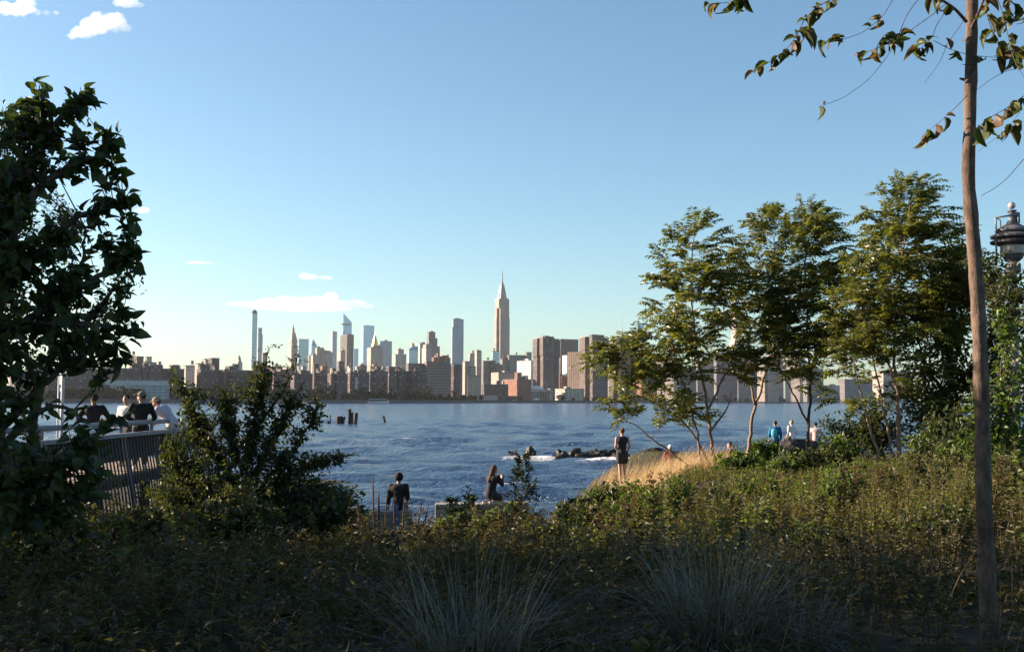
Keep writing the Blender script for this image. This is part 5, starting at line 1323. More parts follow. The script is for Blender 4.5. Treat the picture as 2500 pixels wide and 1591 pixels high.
# ------------------------------------------------------------------ overlook deck and railing on the left
DX = -8.35
M_RAIL = mat('galvanised_steel', (.19, .20, .23), .55, (.13, .14, .16), 6, .1, metallic=.2)
M_PICK = mat('painted_picket', (.06, .052, .048), .7, (.035, .03, .028), 8)
M_DECK = mat('deck_boards', (.32, .25, .19), .8, (.22, .17, .13), 2)
M_CONC = mat('weathered_concrete', (.36, .31, .26), .9, (.22, .19, .16), 1.6, .5)
def railing():
    y0, y1 = 14.0, 31.5
    root = thing('railing', 'curved picket railing with two grey rails along the overlook deck', 'railing', (DX, y0, 0))
    L = y1 - y0
    ob('handrail', MB().tube([(-.10, 0, 1.08), (-.10, L * .5, 1.08), (-.10, L, 1.08)], .055, 10).mesh(sm=True), M_RAIL, root)
    ob('ledge_rail', MB().box((-.14, 0, .80), (.06, L, .88)).mesh(), M_RAIL, root)
    ob('bottom_rail', MB().box((.22, 0, -.86), (.30, L, -.80)).mesh(), M_PICK, root)
    prof = [(-.02, .80), (.02, .5), (.09, .15), (.17, -.25), (.23, -.6), (.26, -.84)]
    pm = MB()
    w = .015
    for (xa, za), (xb, zb) in zip(prof[:-1], prof[1:]):
        pm.add([(xa - w, -w, za), (xa + w, -w, za), (xa + w, w, za), (xa - w, w, za), (xb - w, -w, zb), (xb + w, -w, zb), (xb + w, w, zb), (xb - w, w, zb)], [(0, 1, 5, 4), (1, 2, 6, 5), (2, 3, 7, 6), (3, 0, 4, 7)])
    pme = pm.mesh()
    n_ = int(L / .2)
    for i in range(n_):
        ob('picket', pme, M_PICK, root, loc=(0, .05 + i * .2, 0))
    pst = MB()
    for (xa, za), (xb, zb) in zip(prof[:-1], prof[1:]):
        pst.add([(xa - .045, -.03, za), (xa + .025, -.03, za), (xa + .025, .03, za), (xa - .045, .03, za), (xb - .045, -.03, zb), (xb + .025, -.03, zb), (xb + .025, .03, zb), (xb - .045, .03, zb)], [(0, 1, 5, 4), (1, 2, 6, 5), (2, 3, 7, 6), (3, 0, 4, 7)])
    pst.box((-.12, -.03, .80), (-.06, .03, 1.04))
    pm2 = pst.mesh()
    k = 0
    for i in range(9):
        ob('post', pm2, M_RAIL, root, loc=(-.035, .3 + i * 2.1, 0))
    pl = MB().add([(-.05, .13, .79), (-.05, 1.97, .79), (.02, 1.97, .30), (.02, .13, .30), (-.044, .13, .79), (-.044, 1.97, .79), (.026, 1.97, .30), (.026, .13, .30)], [(0, 1, 2, 3), (4, 7, 6, 5)]).mesh()
    for i in range(8):
        ob('infill_plate', pl, M_PICK, root, loc=(-.03, .3 + i * 2.1, 0))
    dk = thing('overlook_deck', 'raised timber deck behind the curved railing', 'deck', (DX - 3.1, y0, 0))
    bm = MB().box((0, 0, -.05), (.137, L, 0)).mesh()
    for i in range(20):
        ob('plank', bm, M_DECK, dk, loc=(.02 + i * .15, 0, 0))
    ob('edge_beam', MB().box((2.98, 0, -.28), (3.06, L, -.052)).mesh(), M_PICK, dk)
    ob('edge_beam', MB().box((0, 0, -.28), (.08, L, -.052)).mesh(), M_PICK, dk)
    for i in range(6):
        for xx in (.3, 2.7):
            yy = .6 + i * 3.2
            gz = float(ground_z(DX - 3.1 + xx, y0 + yy))
            ob('pile', MB().box((xx - .09, yy - .09, gz - .1), (xx + .09, yy + .09, -.054)).mesh(), M_BARK, dk)
railing()
def pole(label, px, d, y0, y1, w, m, arm):
    p = at(px, y0, d); gz = float(ground_z(p.x, d)) if d < 100 else WZ
    h = p.z - gz
    root = thing('lamp_post', label, 'post', (p.x, d, gz - .05))
    rr = w * .5 * d / F
    ob('shaft', MB().tube([(0, 0, 0), (0, 0, h * .5), (0, 0, h)], [rr * 1.1, rr, rr * .9], 12).mesh(sm=True), m, root)
    ob('base_plate', MB().lathe([(rr * 2.2, 0), (rr * 2.2, .12), (rr * 1.2, .2)], 12).mesh(), m, root)
    if arm:
        ob('cap', MB().lathe([(rr, h), (rr * 1.3, h + .03), (rr * .9, h + .1), (.01, h + .14)], 12).mesh(), m, root)
        ob('lamp_head', MB().lathe([(.03, h + .1), (.22, h + .2), (.24, h + .26), (.06, h + .4)], 14).mesh(), m, root)
    else:
        ob('finial', MB().lathe([(rr * .9, h), (rr * 1.8, h + .05), (rr * 1.2, h + .12), (.005, h + .16)], 10).mesh(), m, root)
M_POST = mat('pale_painted_post', (.46, .43, .45), .6, (.36, .34, .36), 3)
M_POSTW = mat('white_pole', (.75, .72, .70), .5, (.65, .62, .6), 3)
pole('grey lamp post standing behind the overlook railing', 156, 34, 856, 1040, 8.5, M_POST, True)
pole('thin white pole close beside the grey lamp post', 145, 32, 872, 1040, 3.6, M_POSTW, False)

# beacon light on the right edge
def beacon():
    d = 25.0
    p = at(2477, 800, d); gz = float(ground_z(p.x, d)) - .05
    root = thing('beacon_light', 'ornate grey beacon light with ball finial and tubular bracket', 'light', (p.x, d, gz))
    def z(py): return at(2477, py, d).z - gz
    k = d / F * .9
    m = mat('weathered_steel', (.15, .145, .16), .6, (.09, .085, .1), 4, .2, metallic=.2)
    md = mat('dark_louvre', (.045, .042, .05), .5, None, 4)
    ob('pole', MB().tube([(0, 0, 0), (0, 0, z(900)), (0, 0, z(670))], [10 * k, 9.5 * k, 9 * k], 14).mesh(sm=True), m, root)
    ob('collar', MB().lathe([(9 * k, z(668)), (20 * k, z(664)), (20 * k, z(645)), (14 * k, z(640)), (24 * k, z(632)), (30 * k, z(622))], 20).mesh(), m, root)
    ob('lens_housing', MB().lathe([(30 * k, z(621)), (32 * k, z(619)), (32 * k, z(600)), (29 * k, z(598))], 20).mesh(), mat('ribbed_glass', (.42, .38, .36), .25, (.3, .27, .26), 20), root)
    ob('lower_disc', MB().lathe([(33 * k, z(600)), (57 * k, z(594)), (58 * k, z(589)), (40 * k, z(584))], 24).mesh(), md, root)
    ob('upper_disc', MB().lathe([(42 * k, z(584)), (57 * k, z(580)), (57 * k, z(575)), (40 * k, z(570))], 24).mesh(), m, root)
    ob('cone_roof', MB().lathe([(36 * k, z(570)), (45 * k, z(565)), (44 * k, z(561)), (22 * k, z(549)), (9 * k, z(543))], 24).mesh(), m, root)
    ob('neck', MB().lathe([(9 * k, z(544)), (8 * k, z(518)), (13 * k, z(516)), (13 * k, z(514)), (4 * k, z(512))], 14).mesh(), m, root)
    ob('ball_finial', MB().lathe([(.2 * k + 10 * k * math.sin(a), z(502) - 10 * k * math.cos(a)) for a in np.linspace(.1, 3.05, 10)], 16).mesh(sm=True), mat('finial_metal', (.5, .46, .44), .35, None, 4, metallic=.4), root)
    ob('bracket', MB().tube([(-50 * k, -.1, z(640)), (-50 * k, -.1, z(534)), (-49 * k, -.1, z(532))], 2.6 * k, 8).tube([(-50 * k, -.1, z(533)), (12 * k, -.1, z(525))], 2.6 * k, 8).tube([(12 * k, -.1, z(524)), (12 * k, -.1, z(546))], 2.6 * k, 8).tube([(-46 * k, -.1, z(534)), (-36 * k, -.08, z(540)), (-34 * k, -.05, z(562))], 1.8 * k, 6).tube([(-20 * k, -.1, z(556)), (-19 * k, -.1, z(543)), (-5 * k, -.05, z(540))], 1.5 * k, 6).mesh(sm=True), M_RAIL, root)
    ob('control_box', MB().box((4 * k, .0, z(544)), (22 * k, 14 * k, z(518))).mesh(), md, root)
beacon()

# ------------------------------------------------------------------ walls, stones, pilings
def rock_mesh(seed, sx, sy, sz, sub=3, rough=.35):
    bm = bmesh.new()
    bmesh.ops.create_icosphere(bm, subdivisions=sub, radius=1)
    rr = random.Random(seed)
    off = Vector((rr.uniform(-50, 50),) * 3)
    planes = [(Vector((rr.gauss(0, 1), rr.gauss(0, 1), rr.gauss(0, 1))).normalized(), rr.uniform(.55, .85)) for _ in range(7)]
    for v in bm.verts:
        c = v.co.copy()
        for nn, dd in planes:
            k = c.dot(nn)
            if k > dd: c -= nn * (k - dd) * .85
        c *= 1 + rough * mnoise.noise(v.co * 1.6 + off) * .6 + .08 * mnoise.noise(v.co * 5 + off)
        v.co = Vector((c.x * sx, c.y * sy, c.z * sz))
    me = bpy.data.meshes.new('rock')
    bm.to_mesh(me); bm.free()
    return me
M_ROCKD = mat('wet_dark_rock', (.022, .018, .015), .5, (.009, .008, .007), 3, .6)
M_ROCKW = mat('warm_shore_rock', (.15, .11, .085), .9, (.07, .052, .042), 3, .6)
M_ROCKG = mat('grey_boulder', (.13, .12, .11), .9, (.06, .055, .05), 3, .5)
def rock(name, label, p, size, m, seed, group=None, rz=0, sub=3):
    o = ob(name, rock_mesh(seed, *size, sub=4 if name == 'surf_rock' else sub, rough=1.1 if name == 'surf_rock' else .35), m, None, label, 'rock', group, None, p, rz)
    return o
def wall_beam(label, px0, px1, py, d0, d1, h, th=.45):
    a, b = at(px0, py, d0), at(px1, py, d1)
    ln = math.hypot(b.x - a.x, b.y - a.y); rz = math.atan2(b.y - a.y, b.x - a.x)
    zt = (a.z + b.z) / 2
    root = thing('concrete_wall', label, 'wall', (a.x, a.y, zt - h), rz)
    bw = MB().box((0, 0, 0), (ln, th, h - .1)); ob('face', bw.mesh(), M_CONC, root)
    n_ = max(2, int(ln / 1.2))
    for i in range(n_):
        ob('cap_stone', MB().box((i * ln / n_ + .008, -.04, h - .098), ((i + 1) * ln / n_ - .008, th + .04, h + random.uniform(-.012, .012))).mesh(), M_CONC, root)
    return a, b, zt
WA = wall_beam('low concrete wall with a sunlit top edge under the seated man', 760, 1004, 1246, 28.9, 28.9, .95)
WB = wall_beam('low concrete beam with a bright top edge under the kneeling woman', 1063, 1292, 1229, 30.2, 30.4, .9, .5)
rr = random.Random(9)
for i in range(26):
    x = rr.uniform(-3.2, 2.6); y = 30.6 + (x + 3.2) * .42 + rr.uniform(.2, 2.2)
    s_ = rr.uniform(.22, .5)
    rock('shore_rock', 'warm brown rubble rock on the bank behind the concrete beams', (x, y, float(ground_z(x, y)) + s_ * .25), (s_, s_ * .8, s_ * .6), M_ROCKW, 100 + i, 'rubble rocks along the bank', rr.uniform(0, 6), 2)
for i in range(16):
    px = rr.uniform(1330, 1530); d = rr.uniform(32, 36.5)
    p = at(px, 1190, d); s_ = rr.uniform(.10, .22); gz = float(ground_z(p.x, d))
    rock('shore_rock', 'brown rock on the stony bank by the standing woman', (p.x, d, gz + s_ * .3), (s_, s_ * .8, s_ * .6), M_ROCKW, 140 + i, 'stony bank rocks', rr.uniform(0, 6), 2)
p = at(175, 1512, 7.6); rock('flat_stone', 'flat grey stone slab lying among the dark weeds', (p.x, p.y, .13), (.20, .2, .08), M_ROCKG, 161)
p = at(565, 1290, 15.2); rock('boulder', 'rounded grey boulder low in the dark brush', (p.x, p.y, float(ground_z(p.x, p.y)) + .2), (.3, .3, .30), M_ROCKG, 162)
p = at(205, 1300, 13.5); rock('boulder', 'pale grey boulder below the picket railing', (p.x, p.y, float(ground_z(p.x, p.y)) + .2), (.3, .3, .28), M_ROCKG, 163)
# dark rocks in the surf
def wrock(label, x0, x1, ytop, d, seed, group=None):
    a, b = at(x0, ytop, d), at(x1, ytop, d)
    w = (b.x - a.x) / 2; h = a.z - WZ
    rock('surf_rock', label, ((a.x + b.x) / 2, d, WZ + .05), (w * 1.05, max(.6, w * .4), h * 1.15), M_ROCKD, seed, group)
for i, (x0, x1, yt, d) in enumerate(((1346, 1392, 1104, 97), (1366, 1420, 1102, 97.5), (1392, 1450, 1100, 98), (1420, 1476, 1099, 98.5), (1444, 1500, 1100, 98), (1472, 1516, 1103, 97.5), (1352, 1404, 1108, 95.5), (1400, 1462, 1107, 95.5), (1436, 1500, 1106, 96))):
    wrock('jagged black rock in the low ridge awash in the surf', x0, x1, yt, d, 170 + i, 'surf rocks of the low ridge')
wrock('small pointed black rock at the left of the surf', 1281, 1308, 1097, 99, 183)
wrock('tiny flat black rock awash left of the pointed rock', 1238, 1266, 1102, 100, 184)
wrock('low dark rock beyond the standing woman', 1490, 1552, 1109, 95, 185)
wrock('dark slab awash right of the standing woman', 1570, 1650, 1099, 97, 186)
# old pilings
M_PILE = mat('rotten_timber', (.05, .042, .036), .9, (.025, .022, .02), 4, .5)
def piling(label, px, y0, y1, w, seed, lean=0, group=None):
    b = onz(px, y1, WZ); d = b.y; k = d / F
    h = (y1 - y0) * k
    root_ = MB(); r = random.Random(seed)
    n_ = 9
    a = np.linspace(0, 2 * np.pi, n_, endpoint=False)
    R = w * .5 * k
    rows = []
    for i, t in enumerate((-.5, .15, .5, .85, 1.0)):
        jit = np.array([r.uniform(.82, 1.12) for _ in range(n_)])
        z = t * h + (np.array([r.uniform(-.12, .12) for _ in range(n_)]) * h if t == 1.0 else 0)
        rows.append(np.stack([R * jit * np.cos(a) + lean * t * h, R * jit * np.sin(a), np.broadcast_to(z, (n_,))], -1))
    V = np.concatenate(rows)
    i = np.arange(4)[:, None] * n_; j = np.arange(n_)[None, :]; kk = (j + 1) % n_
    root_.add(V, np.stack([i + j, i + kk, i + n_ + kk, i + n_ + j], -1).reshape(-1, 4))
    root_.F.setdefault(n_, []).append((np.arange(n_) + 4 * n_)[None])
    ob('piling', root_.mesh(), M_PILE, None, label, 'post', group, None, (b.x, b.y, WZ))
piling('tallest old timber piling of the broken pier cluster', 853, 1001, 1034, 8, 1)
piling('shorter timber piling touching the tallest one', 859.5, 1008, 1034, 6, 2)
piling('thick piling right of the tallest piling', 868, 1010, 1034.5, 9, 3, .06)
piling('squat rotten piling stump with a ragged top', 827, 1016, 1034, 14, 4, .1)
piling('broken sloping stump fused to the squat piling', 836, 1018, 1034, 8, 5, .25)
piling('single leaning piling standing alone in the river', 940, 1016, 1033, 6, 6, -.22)
piling('thin stake by the shrub edge in the river', 806, 1014, 1034, 3, 7)
piling('short stump beside the thin stake', 802, 1028, 1035, 8, 8)

# brown seed stalks in front of the water, and the fir-like weed
M_SEED = mat('brown_seed_head', (.17, .085, .045), .9, (.10, .05, .03), 40, .5)
def stalk(px, y0, y1, d, lean, seed, w=5):
    p = at(px, y1, d); gz = float(ground_z(p.x, d)); top = at(px, y0, d).z
    h = max(top - gz, .3)
    rr_ = np.random.default_rng(seed)
    t = np.linspace(0, 1, 14)
    P = np.stack([lean * h * t ** 1.5, .02 * np.sin(t * 5), h * t], -1)
    R = np.where(t < .55, .0045, w * .5 * d / F * np.sin(np.clip((t - .5) / .5, 0, 1) * 2.7 + .2) * .9 * rr_.uniform(.7, 1.2, 14)) + .002
    ob('seed_stalk', MB().tube(P, R, 6).mesh(sm=True), M_SEED, None, 'brown dried seed stalk standing among the weeds before the wall', 'plant', 'dried seed stalks', None, (p.x, d, gz - .02))
for i, (px, y0, y1, d, ln, w) in enumerate(((914, 1165, 1280, 19, -.02, 5), (918, 1190, 1290, 18.5, .03, 4), (925, 1208, 1290, 19, 0, 5), (935, 1195, 1290, 19.5, .05, 4), (962, 1200, 1300, 18, .0, 5), (978, 1208, 1310, 18, .05, 5), (1008, 1215, 1290, 19, .12, 5), (1020, 1228, 1290, 19, .15, 5), (848, 1215, 1300, 18, -.08, 4), (868, 1225, 1300, 18, .06, 4), (885, 1230, 1300, 18, 0, 4), (1225, 1225, 1310, 18, -.05, 4), (1250, 1250, 1320, 17, .05, 4), (1335, 1215, 1310, 18, .2, 4), (1360, 1185, 1300, 18, .25, 4), (1405, 1170, 1300, 18.5, .35, 4), (1400, 1240, 1330, 16, .4, 4), (1440, 1260, 1340, 15, .5, 4), (1470, 1240, 1330, 16, .3, 3), (1060, 1250, 1320, 17, .1, 4), (1150, 1255, 1320, 17, -.1, 4), (760, 1250, 1330, 16, .1, 4), (800, 1240, 1330, 16.5, -.05, 4))):
    stalk(px, y0, y1, d, ln, 300 + i, w)
M_FIR = leafmat('dark_narrow_leaves', [(.014, .026, .014), (.022, .036, .016), (.03, .042, .018)], .25, .4, .4)
def firweed(label, px, y0, y1, d, seed, tiers=11, w=.34):
    r = np.random.default_rng(seed)
    p = at(px, y1, d); gz = float(ground_z(p.x, d)); h = at(px, y0, d).z - gz
    root = thing('leafy_weed', label, 'plant', (p.x, d, gz - .02))
    ob('stem', MB().tube([(0, 0, 0), (.01, 0, h * .5), (0, .01, h)], [.012, .009, .004], 6).mesh(sm=True), M_STEM, root)
    mb = MB(); LP, LD, LL = [], [], []
    for i in range(tiers):
        t = .28 + .72 * i / (tiers - 1)
        for k in range(5):
            a = r.uniform(0, 6.28); ln = w * (1.15 - t) * r.uniform(.6, 1.2) + .03
            b = np.array([0, 0, h * t]); e = b + np.array([math.cos(a) * ln, math.sin(a) * ln, ln * r.uniform(.3, .9)])
            mb.tube(np.array([b, (b + e) / 2 - [0, 0, .01], e]), [.004, .003, .002], 4, cap=False)
            m_ = 16
            tt = r.uniform(.3, 1, m_)[:, None]
            LP.append(b + (e - b) * tt); LD.append(unit((e - b)[None] + r.normal(size=(m_, 3)) * ln * .7)); LL.append(r.uniform(.07, .13, m_))
    ob('side_shoots', mb.mesh(), M_STEM, root, kind='stuff')
    V, Fq = leaves(np.concatenate(LP), np.concatenate(LD), np.array([0, 0, 1.0]) + r.normal(size=(len(LP) * 16, 3)) * .3, np.concatenate(LL), .03, T_RHOMB)
    ob('foliage', np_mesh('foliage', V, Fq), M_FIR, root, kind='stuff')
firweed('dark fir shaped weed standing up against the water', 1274, 1118, 1300, 19, 401, 15, .46)
firweed('short dark leafy weed by the concrete beam end', 1110, 1228, 1310, 17, 402, 7, .34)
firweed('dark leafy weed in front of the concrete beam', 1150, 1222, 1310, 17.5, 403, 7, .34)
firweed('dark leafy weed right of the fir shaped weed', 1395, 1225, 1320, 17.5, 404, 7, .32)

# tall single weeds standing out of the clumps, copies of four plants
def tall_weed_proto(seed, h, lm, nl, ll, lw, tm):
    r = np.random.default_rng(seed)
    bend = r.uniform(-.12, .2)
    t = np.linspace(0, 1, 7)
    Pm = np.stack([bend * h * t ** 2, .03 * np.sin(t * 4), h * t], -1)
    st = MB().tube(Pm, np.linspace(.007, .002, 7), 5).mesh(sm=True); st.materials.append(M_STEM)
    tt = np.sort(r.uniform(.15, 1, nl))
    P = np.stack([np.interp(tt, t, Pm[:, i]) for i in range(3)], -1)
    a = np.arange(nl) * 2.4 + r.normal(0, .3, nl)
    D = np.stack([np.cos(a), np.sin(a), r.uniform(.1, .9, nl)], -1)
    V, Fq = leaves(P, D, np.stack([-np.cos(a) * .5, -np.sin(a) * .5, np.ones(nl)], -1) + r.normal(size=(nl, 3)) * .4, ll * (1.25 - .8 * tt) * r.uniform(.7, 1.2, nl), lw * (1.2 - .6 * tt), tm)
    lf = np_mesh('leaves', V, Fq); lf.materials.append(lm)
    k = 60
    tp = r.uniform(.78, 1.05, k)[:, None]
    C = np.array([bend * h, 0, 0]) * tp ** 2 + np.array([0, 0, h]) * tp + r.normal(size=(k, 3)) * np.array([.035, .035, .01]) * (1.15 - tp) * 4
    V, Fq = leaves(C, rdir(k, r, .8), rdir(k, r), .03, .014, T_RHOMB)
    pl = np_mesh('plume', V, Fq); pl.materials.append(M_YELL if seed % 2 else M_RUST)
    return st, lf, pl
TW = [('tall green weed with narrow leaves and a yellowish plume', tall_weed_proto(501, 1.0, M_VINE2, 70, .13, .022, T_RHOMB)), ('tall brownish weed with a rusty plume', tall_weed_proto(502, .9, M_WEED3, 60, .10, .02, T_RHOMB)),
      ('tall broad leaved weed with a yellowish tip', tall_weed_proto(503, .85, M_VINE2, 36, .11, .055, T_OVAL)), ('tall dark weed with drooping leaves and rusty tip', tall_weed_proto(504, 1.1, M_WEEDB, 60, .14, .03, T_OVAL))]
rw = random.Random(77)
cnt = 0
while cnt < 120:
    d = rw.uniform(8.5, 26); px = rw.uniform(-100, 2600)
    if 900 < px < 1300 and d > 14: continue
    x_ = (px - 1250) / F * d
    z_ = float(ground_z(x_, d))
    yl = float(np.interp(px, [0, 700, 900, 1250, 1500, 1800, 2200, 2600], [1200, 1200, 1240, 1215, 1190, 1150, 1100, 1060])) - rw.uniform(-70, 28)
    hmax = CAMZ - (yl - 976) / F * d - z_
    i = rw.randrange(4)
    sc_ = min(1.25, hmax / (1.05 if i != 3 else 1.15))
    if sc_ < .45: continue
    lb, (st, lf, pl) = TW[i]
    sunny = px > 1250 and d > 13
    t_ = thing('tall_weed', lb + (' in the sunlit meadow' if sunny else ' in the shaded brush'), 'plant', (x_, d, z_ - .02), rw.uniform(0, 6.28), 'tall single weeds')
    t_.scale = (sc_, sc_, sc_ * rw.uniform(.9, 1.1))
    ob('stem', st, None, t_); ob('leaves', lf, None, t_, kind='stuff'); ob('plume', pl, None, t_, kind='stuff')
    cnt += 1

# ------------------------------------------------------------------ people
def capsule(mb, a, b, ra, rb, n=10):
    a = np.array(a, float); b = np.array(b, float)
    v = b - a; L = np.linalg.norm(v) + 1e-6; u = v / L
    pts, rad = [], []
    for t in (-1.0, -.8, -.45, 0):
        pts.append(a + u * ra * t); rad.append(ra * math.sqrt(max(1e-4, 1 - t * t)))
    for t in (.33, .66):
        pts.append(a + v * t); rad.append(ra + (rb - ra) * t)
    for t in (0, .45, .8, 1.0):
        pts.append(b + u * rb * t); rad.append(rb * math.sqrt(max(1e-4, 1 - t * t)))
    mb.tube(np.array(pts), np.array(rad), n)

def ellipsoid(mb, c, r, n=12, tilt=None):
    a = np.linspace(.02, math.pi - .02, 9)
    prof = [(math.sin(x), -math.cos(x)) for x in a]
    m2 = MB().lathe(prof, n)
    V = np.concatenate(m2.V) * np.array(r)
    if tilt is not None: V = V @ np.array(Matrix.Rotation(tilt, 3, 'X')).T
    mb.add(V + np.array(c), [np.concatenate(f) for f in m2.F.values()])

def fuse(o, vox, it=3):
    m = o.modifiers.new('remesh', 'REMESH'); m.mode = 'VOXEL'; m.voxel_size = vox; m.use_smooth_shade = True
    s_ = o.modifiers.new('smooth', 'SMOOTH'); s_.factor = .5; s_.iterations = it

SKIN = {}
def skin(c):
    if c not in SKIN: SKIN[c] = mat('skin_%d' % len(SKIN), c, .55, tuple(x * .85 for x in c), 12, spec=.35)
    return SKIN[c]
CLO = {}
def cloth(c):
    if c not in CLO: CLO[c] = mat('cloth_%d' % len(CLO), c, .85, tuple(x * .75 for x in c), 9, .25, bscale=25)
    return CLO[c]

BASEJ = dict(pelvis=(0, 0, .95), waist=(0, 0, 1.08), chest=(0, .0, 1.30), neck=(0, -.01, 1.46), head=(0, .02, 1.62),
             sl=(-.185, 0, 1.415), sr=(.185, 0, 1.415), el=(-.25, -.02, 1.14), er=(.25, -.02, 1.14), wl=(-.24, .10, .92), wr=(.24, .10, .92),
             hl=(-.095, 0, .92), hr=(.095, 0, .92), kl=(-.10, .03, .50), kr=(.10, .03, .50), al=(-.10, -.03, .085), ar=(.10, -.03, .085), tl=(-.12, .13, .03), tr=(.12, .13, .03), look=(0, 1, 0))

def person(label, loc, rz, J=None, sc=1.0, skinc=(.32, .19, .13), top=(.02, .02, .022), sleeve='long', legs=(.03, .035, .05), legtype='long', shoe=(.6, .58, .55), hair=(.02, .015, .012), hairstyle='short', hat=None, hatc=(.05, .045, .04), extra=None, female=False):
    j = dict(BASEJ); j.update(J or {})
    j = {k: np.array(v, float) for k, v in j.items()}
    lk = unit(j['look'][None])[0]
    side = unit(np.cross(lk, [0, 0, 1.0])[None])[0]
    hd = j['head']
    root = thing('person', label, 'person', loc, rz)
    root.scale = (sc, sc, sc)
    sh = .92 if female else 1.0
    b = MB()
    capsule(b, j['pelvis'] + [0, 0, -.02], j['waist'], .125, .115); capsule(b, j['waist'], j['chest'], .115, .135 * sh)
    capsule(b, j['chest'] + (j['sl'] - j['chest']) * .3, j['chest'] + (j['sr'] - j['chest']) * .3, .125 * sh, .125 * sh)
    capsule(b, j['chest'], j['neck'], .10, .058); capsule(b, j['neck'], hd - [0, 0, .04], .053, .055)
    ellipsoid(b, hd + lk * .005, (.074, .092, .112)); ellipsoid(b, hd + lk * .045 + [0, 0, -.065], (.05, .045, .045))
    capsule(b, hd + lk * .09 + [0, 0, .01], hd + lk * .108 + [0, 0, -.022], .010, .014, 6)
    for s in (-1, 1):
        ellipsoid(b, hd + side * s * .076 + [0, 0, -.005], (.012, .022, .032), 6)
        S_, E, W, H, K, A, T = (('sl', 'el', 'wl', 'hl', 'kl', 'al', 'tl') if s < 0 else ('sr', 'er', 'wr', 'hr', 'kr', 'ar', 'tr'))
        S_, E, W, H, K, A, T = [j[k] for k in (S_, E, W, H, K, A, T)]
        capsule(b, S_, E, .052 * sh, .040); capsule(b, E, W, .040, .027)
        u = unit((W - E)[None])[0]; acr = unit(np.cross(u, [0.3, 1, .2])[None])[0]; nrm = np.cross(u, acr)
        capsule(b, W, W + u * .085, .027, .034, 8)
        for f, (o_, ln) in enumerate(((-.028, .062), (-.010, .075), (.009, .070), (.026, .056))):
            q0 = W + u * .09 + acr * o_
            capsule(b, q0, q0 + u * ln * .55 + nrm * .012, .010, .009, 6); capsule(b, q0 + u * ln * .55 + nrm * .012, q0 + u * ln * .8 + nrm * .035, .009, .008, 6)
        capsule(b, W + u * .03 - acr * .03, W + u * .075 - acr * .055 + nrm * .02, .012, .010, 6)
        capsule(b, H, K, .082, .055); capsule(b, K, A, .052, .036); capsule(b, A, T, .038, .030)
        capsule(b, A + [0, -.035, -.04], A, .036, .04)
    o = ob('body', b.mesh(), skin(skinc), root); fuse(o, .020, 1)
    for s in (-1, 1):
        e = MB(); ellipsoid(e, hd + lk * .085 + side * s * .030 + np.array([0, 0, .015]), (.011, .008, .008), 8)
        ob('eye', e.mesh(sm=True), EYE, root)
    # clothes
    c = MB(); g = .018
    lo = j['pelvis'] + (j['pelvis'] - j['waist']) * .15
    capsule(c, lo, j['waist'], .135 + g, .122 + g); capsule(c, j['waist'], j['chest'], .122 + g, .14 * sh + g)
    capsule(c, j['chest'] + (j['sl'] - j['chest']) * .35, j['chest'] + (j['sr'] - j['chest']) * .35, .13 * sh + g, .13 * sh + g)
    capsule(c, j['chest'], j['neck'] - [0, 0, .045], .11 + g, .070)
    for S_, E, W in (('sl', 'el', 'wl'), ('sr', 'er', 'wr')):
        if sleeve == 'none':
            continue
        if sleeve == 'short': capsule(c, j[S_], j[S_] + (j[E] - j[S_]) * .75, .062 * sh + g * .5, .055 + g * .5)
        else:
            capsule(c, j[S_], j[E], .064 * sh + g * .6, .052 + g * .6); capsule(c, j[E], j[E] + (j[W] - j[E]) * .93, .052 + g * .5, .038 + g * .5)
    o = ob('shirt', c.mesh(), cloth(top), root); fuse(o, .026, 2)
    c = MB()
    if legtype == 'skirt':
        capsule(c, j['waist'] - [0, 0, .04], j['pelvis'], .13, .15)
        for H, K in (('hl', 'kl'), ('hr', 'kr')):
            capsule(c, j[H], j[H] + (j[K] - j[H]) * .55, .112, .118)
        capsule(c, (j['hl'] + j['hr']) / 2, (j['hl'] + j['hr']) / 2 + ((j['kl'] + j['kr']) / 2 - (j['hl'] + j['hr']) / 2) * .5, .12, .12)
    else:
        capsule(c, j['pelvis'] + [0, 0, .05], j['pelvis'] - [0, 0, .02], .135, .135)
        for H, K, A in (('hl', 'kl', 'al'), ('hr', 'kr', 'ar')):
            if legtype == 'short': capsule(c, j[H], j[H] + (j[K] - j[H]) * .6, .098, .088)
            else:
                capsule(c, j[H], j[K], .098, .070); capsule(c, j[K], j[K] + (j[A] - j[K]) * .93, .070, .056)
    o = ob('skirt' if legtype == 'skirt' else ('shorts' if legtype == 'short' else 'trousers'), c.mesh(), cloth(legs), root); fuse(o, .026, 2)
    for A, T in (('al', 'tl'), ('ar', 'tr')):
        c = MB(); capsule(c, j[A] + [0, -.04, -.045], j[T], .043, .040); capsule(c, j[A], j[A] + [0, 0, -.04], .045, .045)
        o = ob('shoe', c.mesh(), cloth(shoe), root); fuse(o, .014, 2)
    if hairstyle:
        c = MB()
        ellipsoid(c, hd - lk * .018 + [0, 0, .028], (.084, .095, .100))
        if hairstyle == 'long':
            capsule(c, hd - lk * .05, j['neck'] - lk * .075 - [0, 0, .02], .078, .075); capsule(c, j['neck'] - lk * .075 - [0, 0, .02], j['chest'] - lk * .13 + [0, 0, -.02], .075, .05)
        if hairstyle == 'afro':
            ellipsoid(c, hd - lk * .015 + [0, 0, .03], (.118, .122, .118))
        if hairstyle == 'bun':
            ellipsoid(c, hd - lk * .10 + [0, 0, .07], (.045, .045, .045))
        o = ob('hair', c.mesh(), cloth(hair), root); fuse(o, .012, 2)
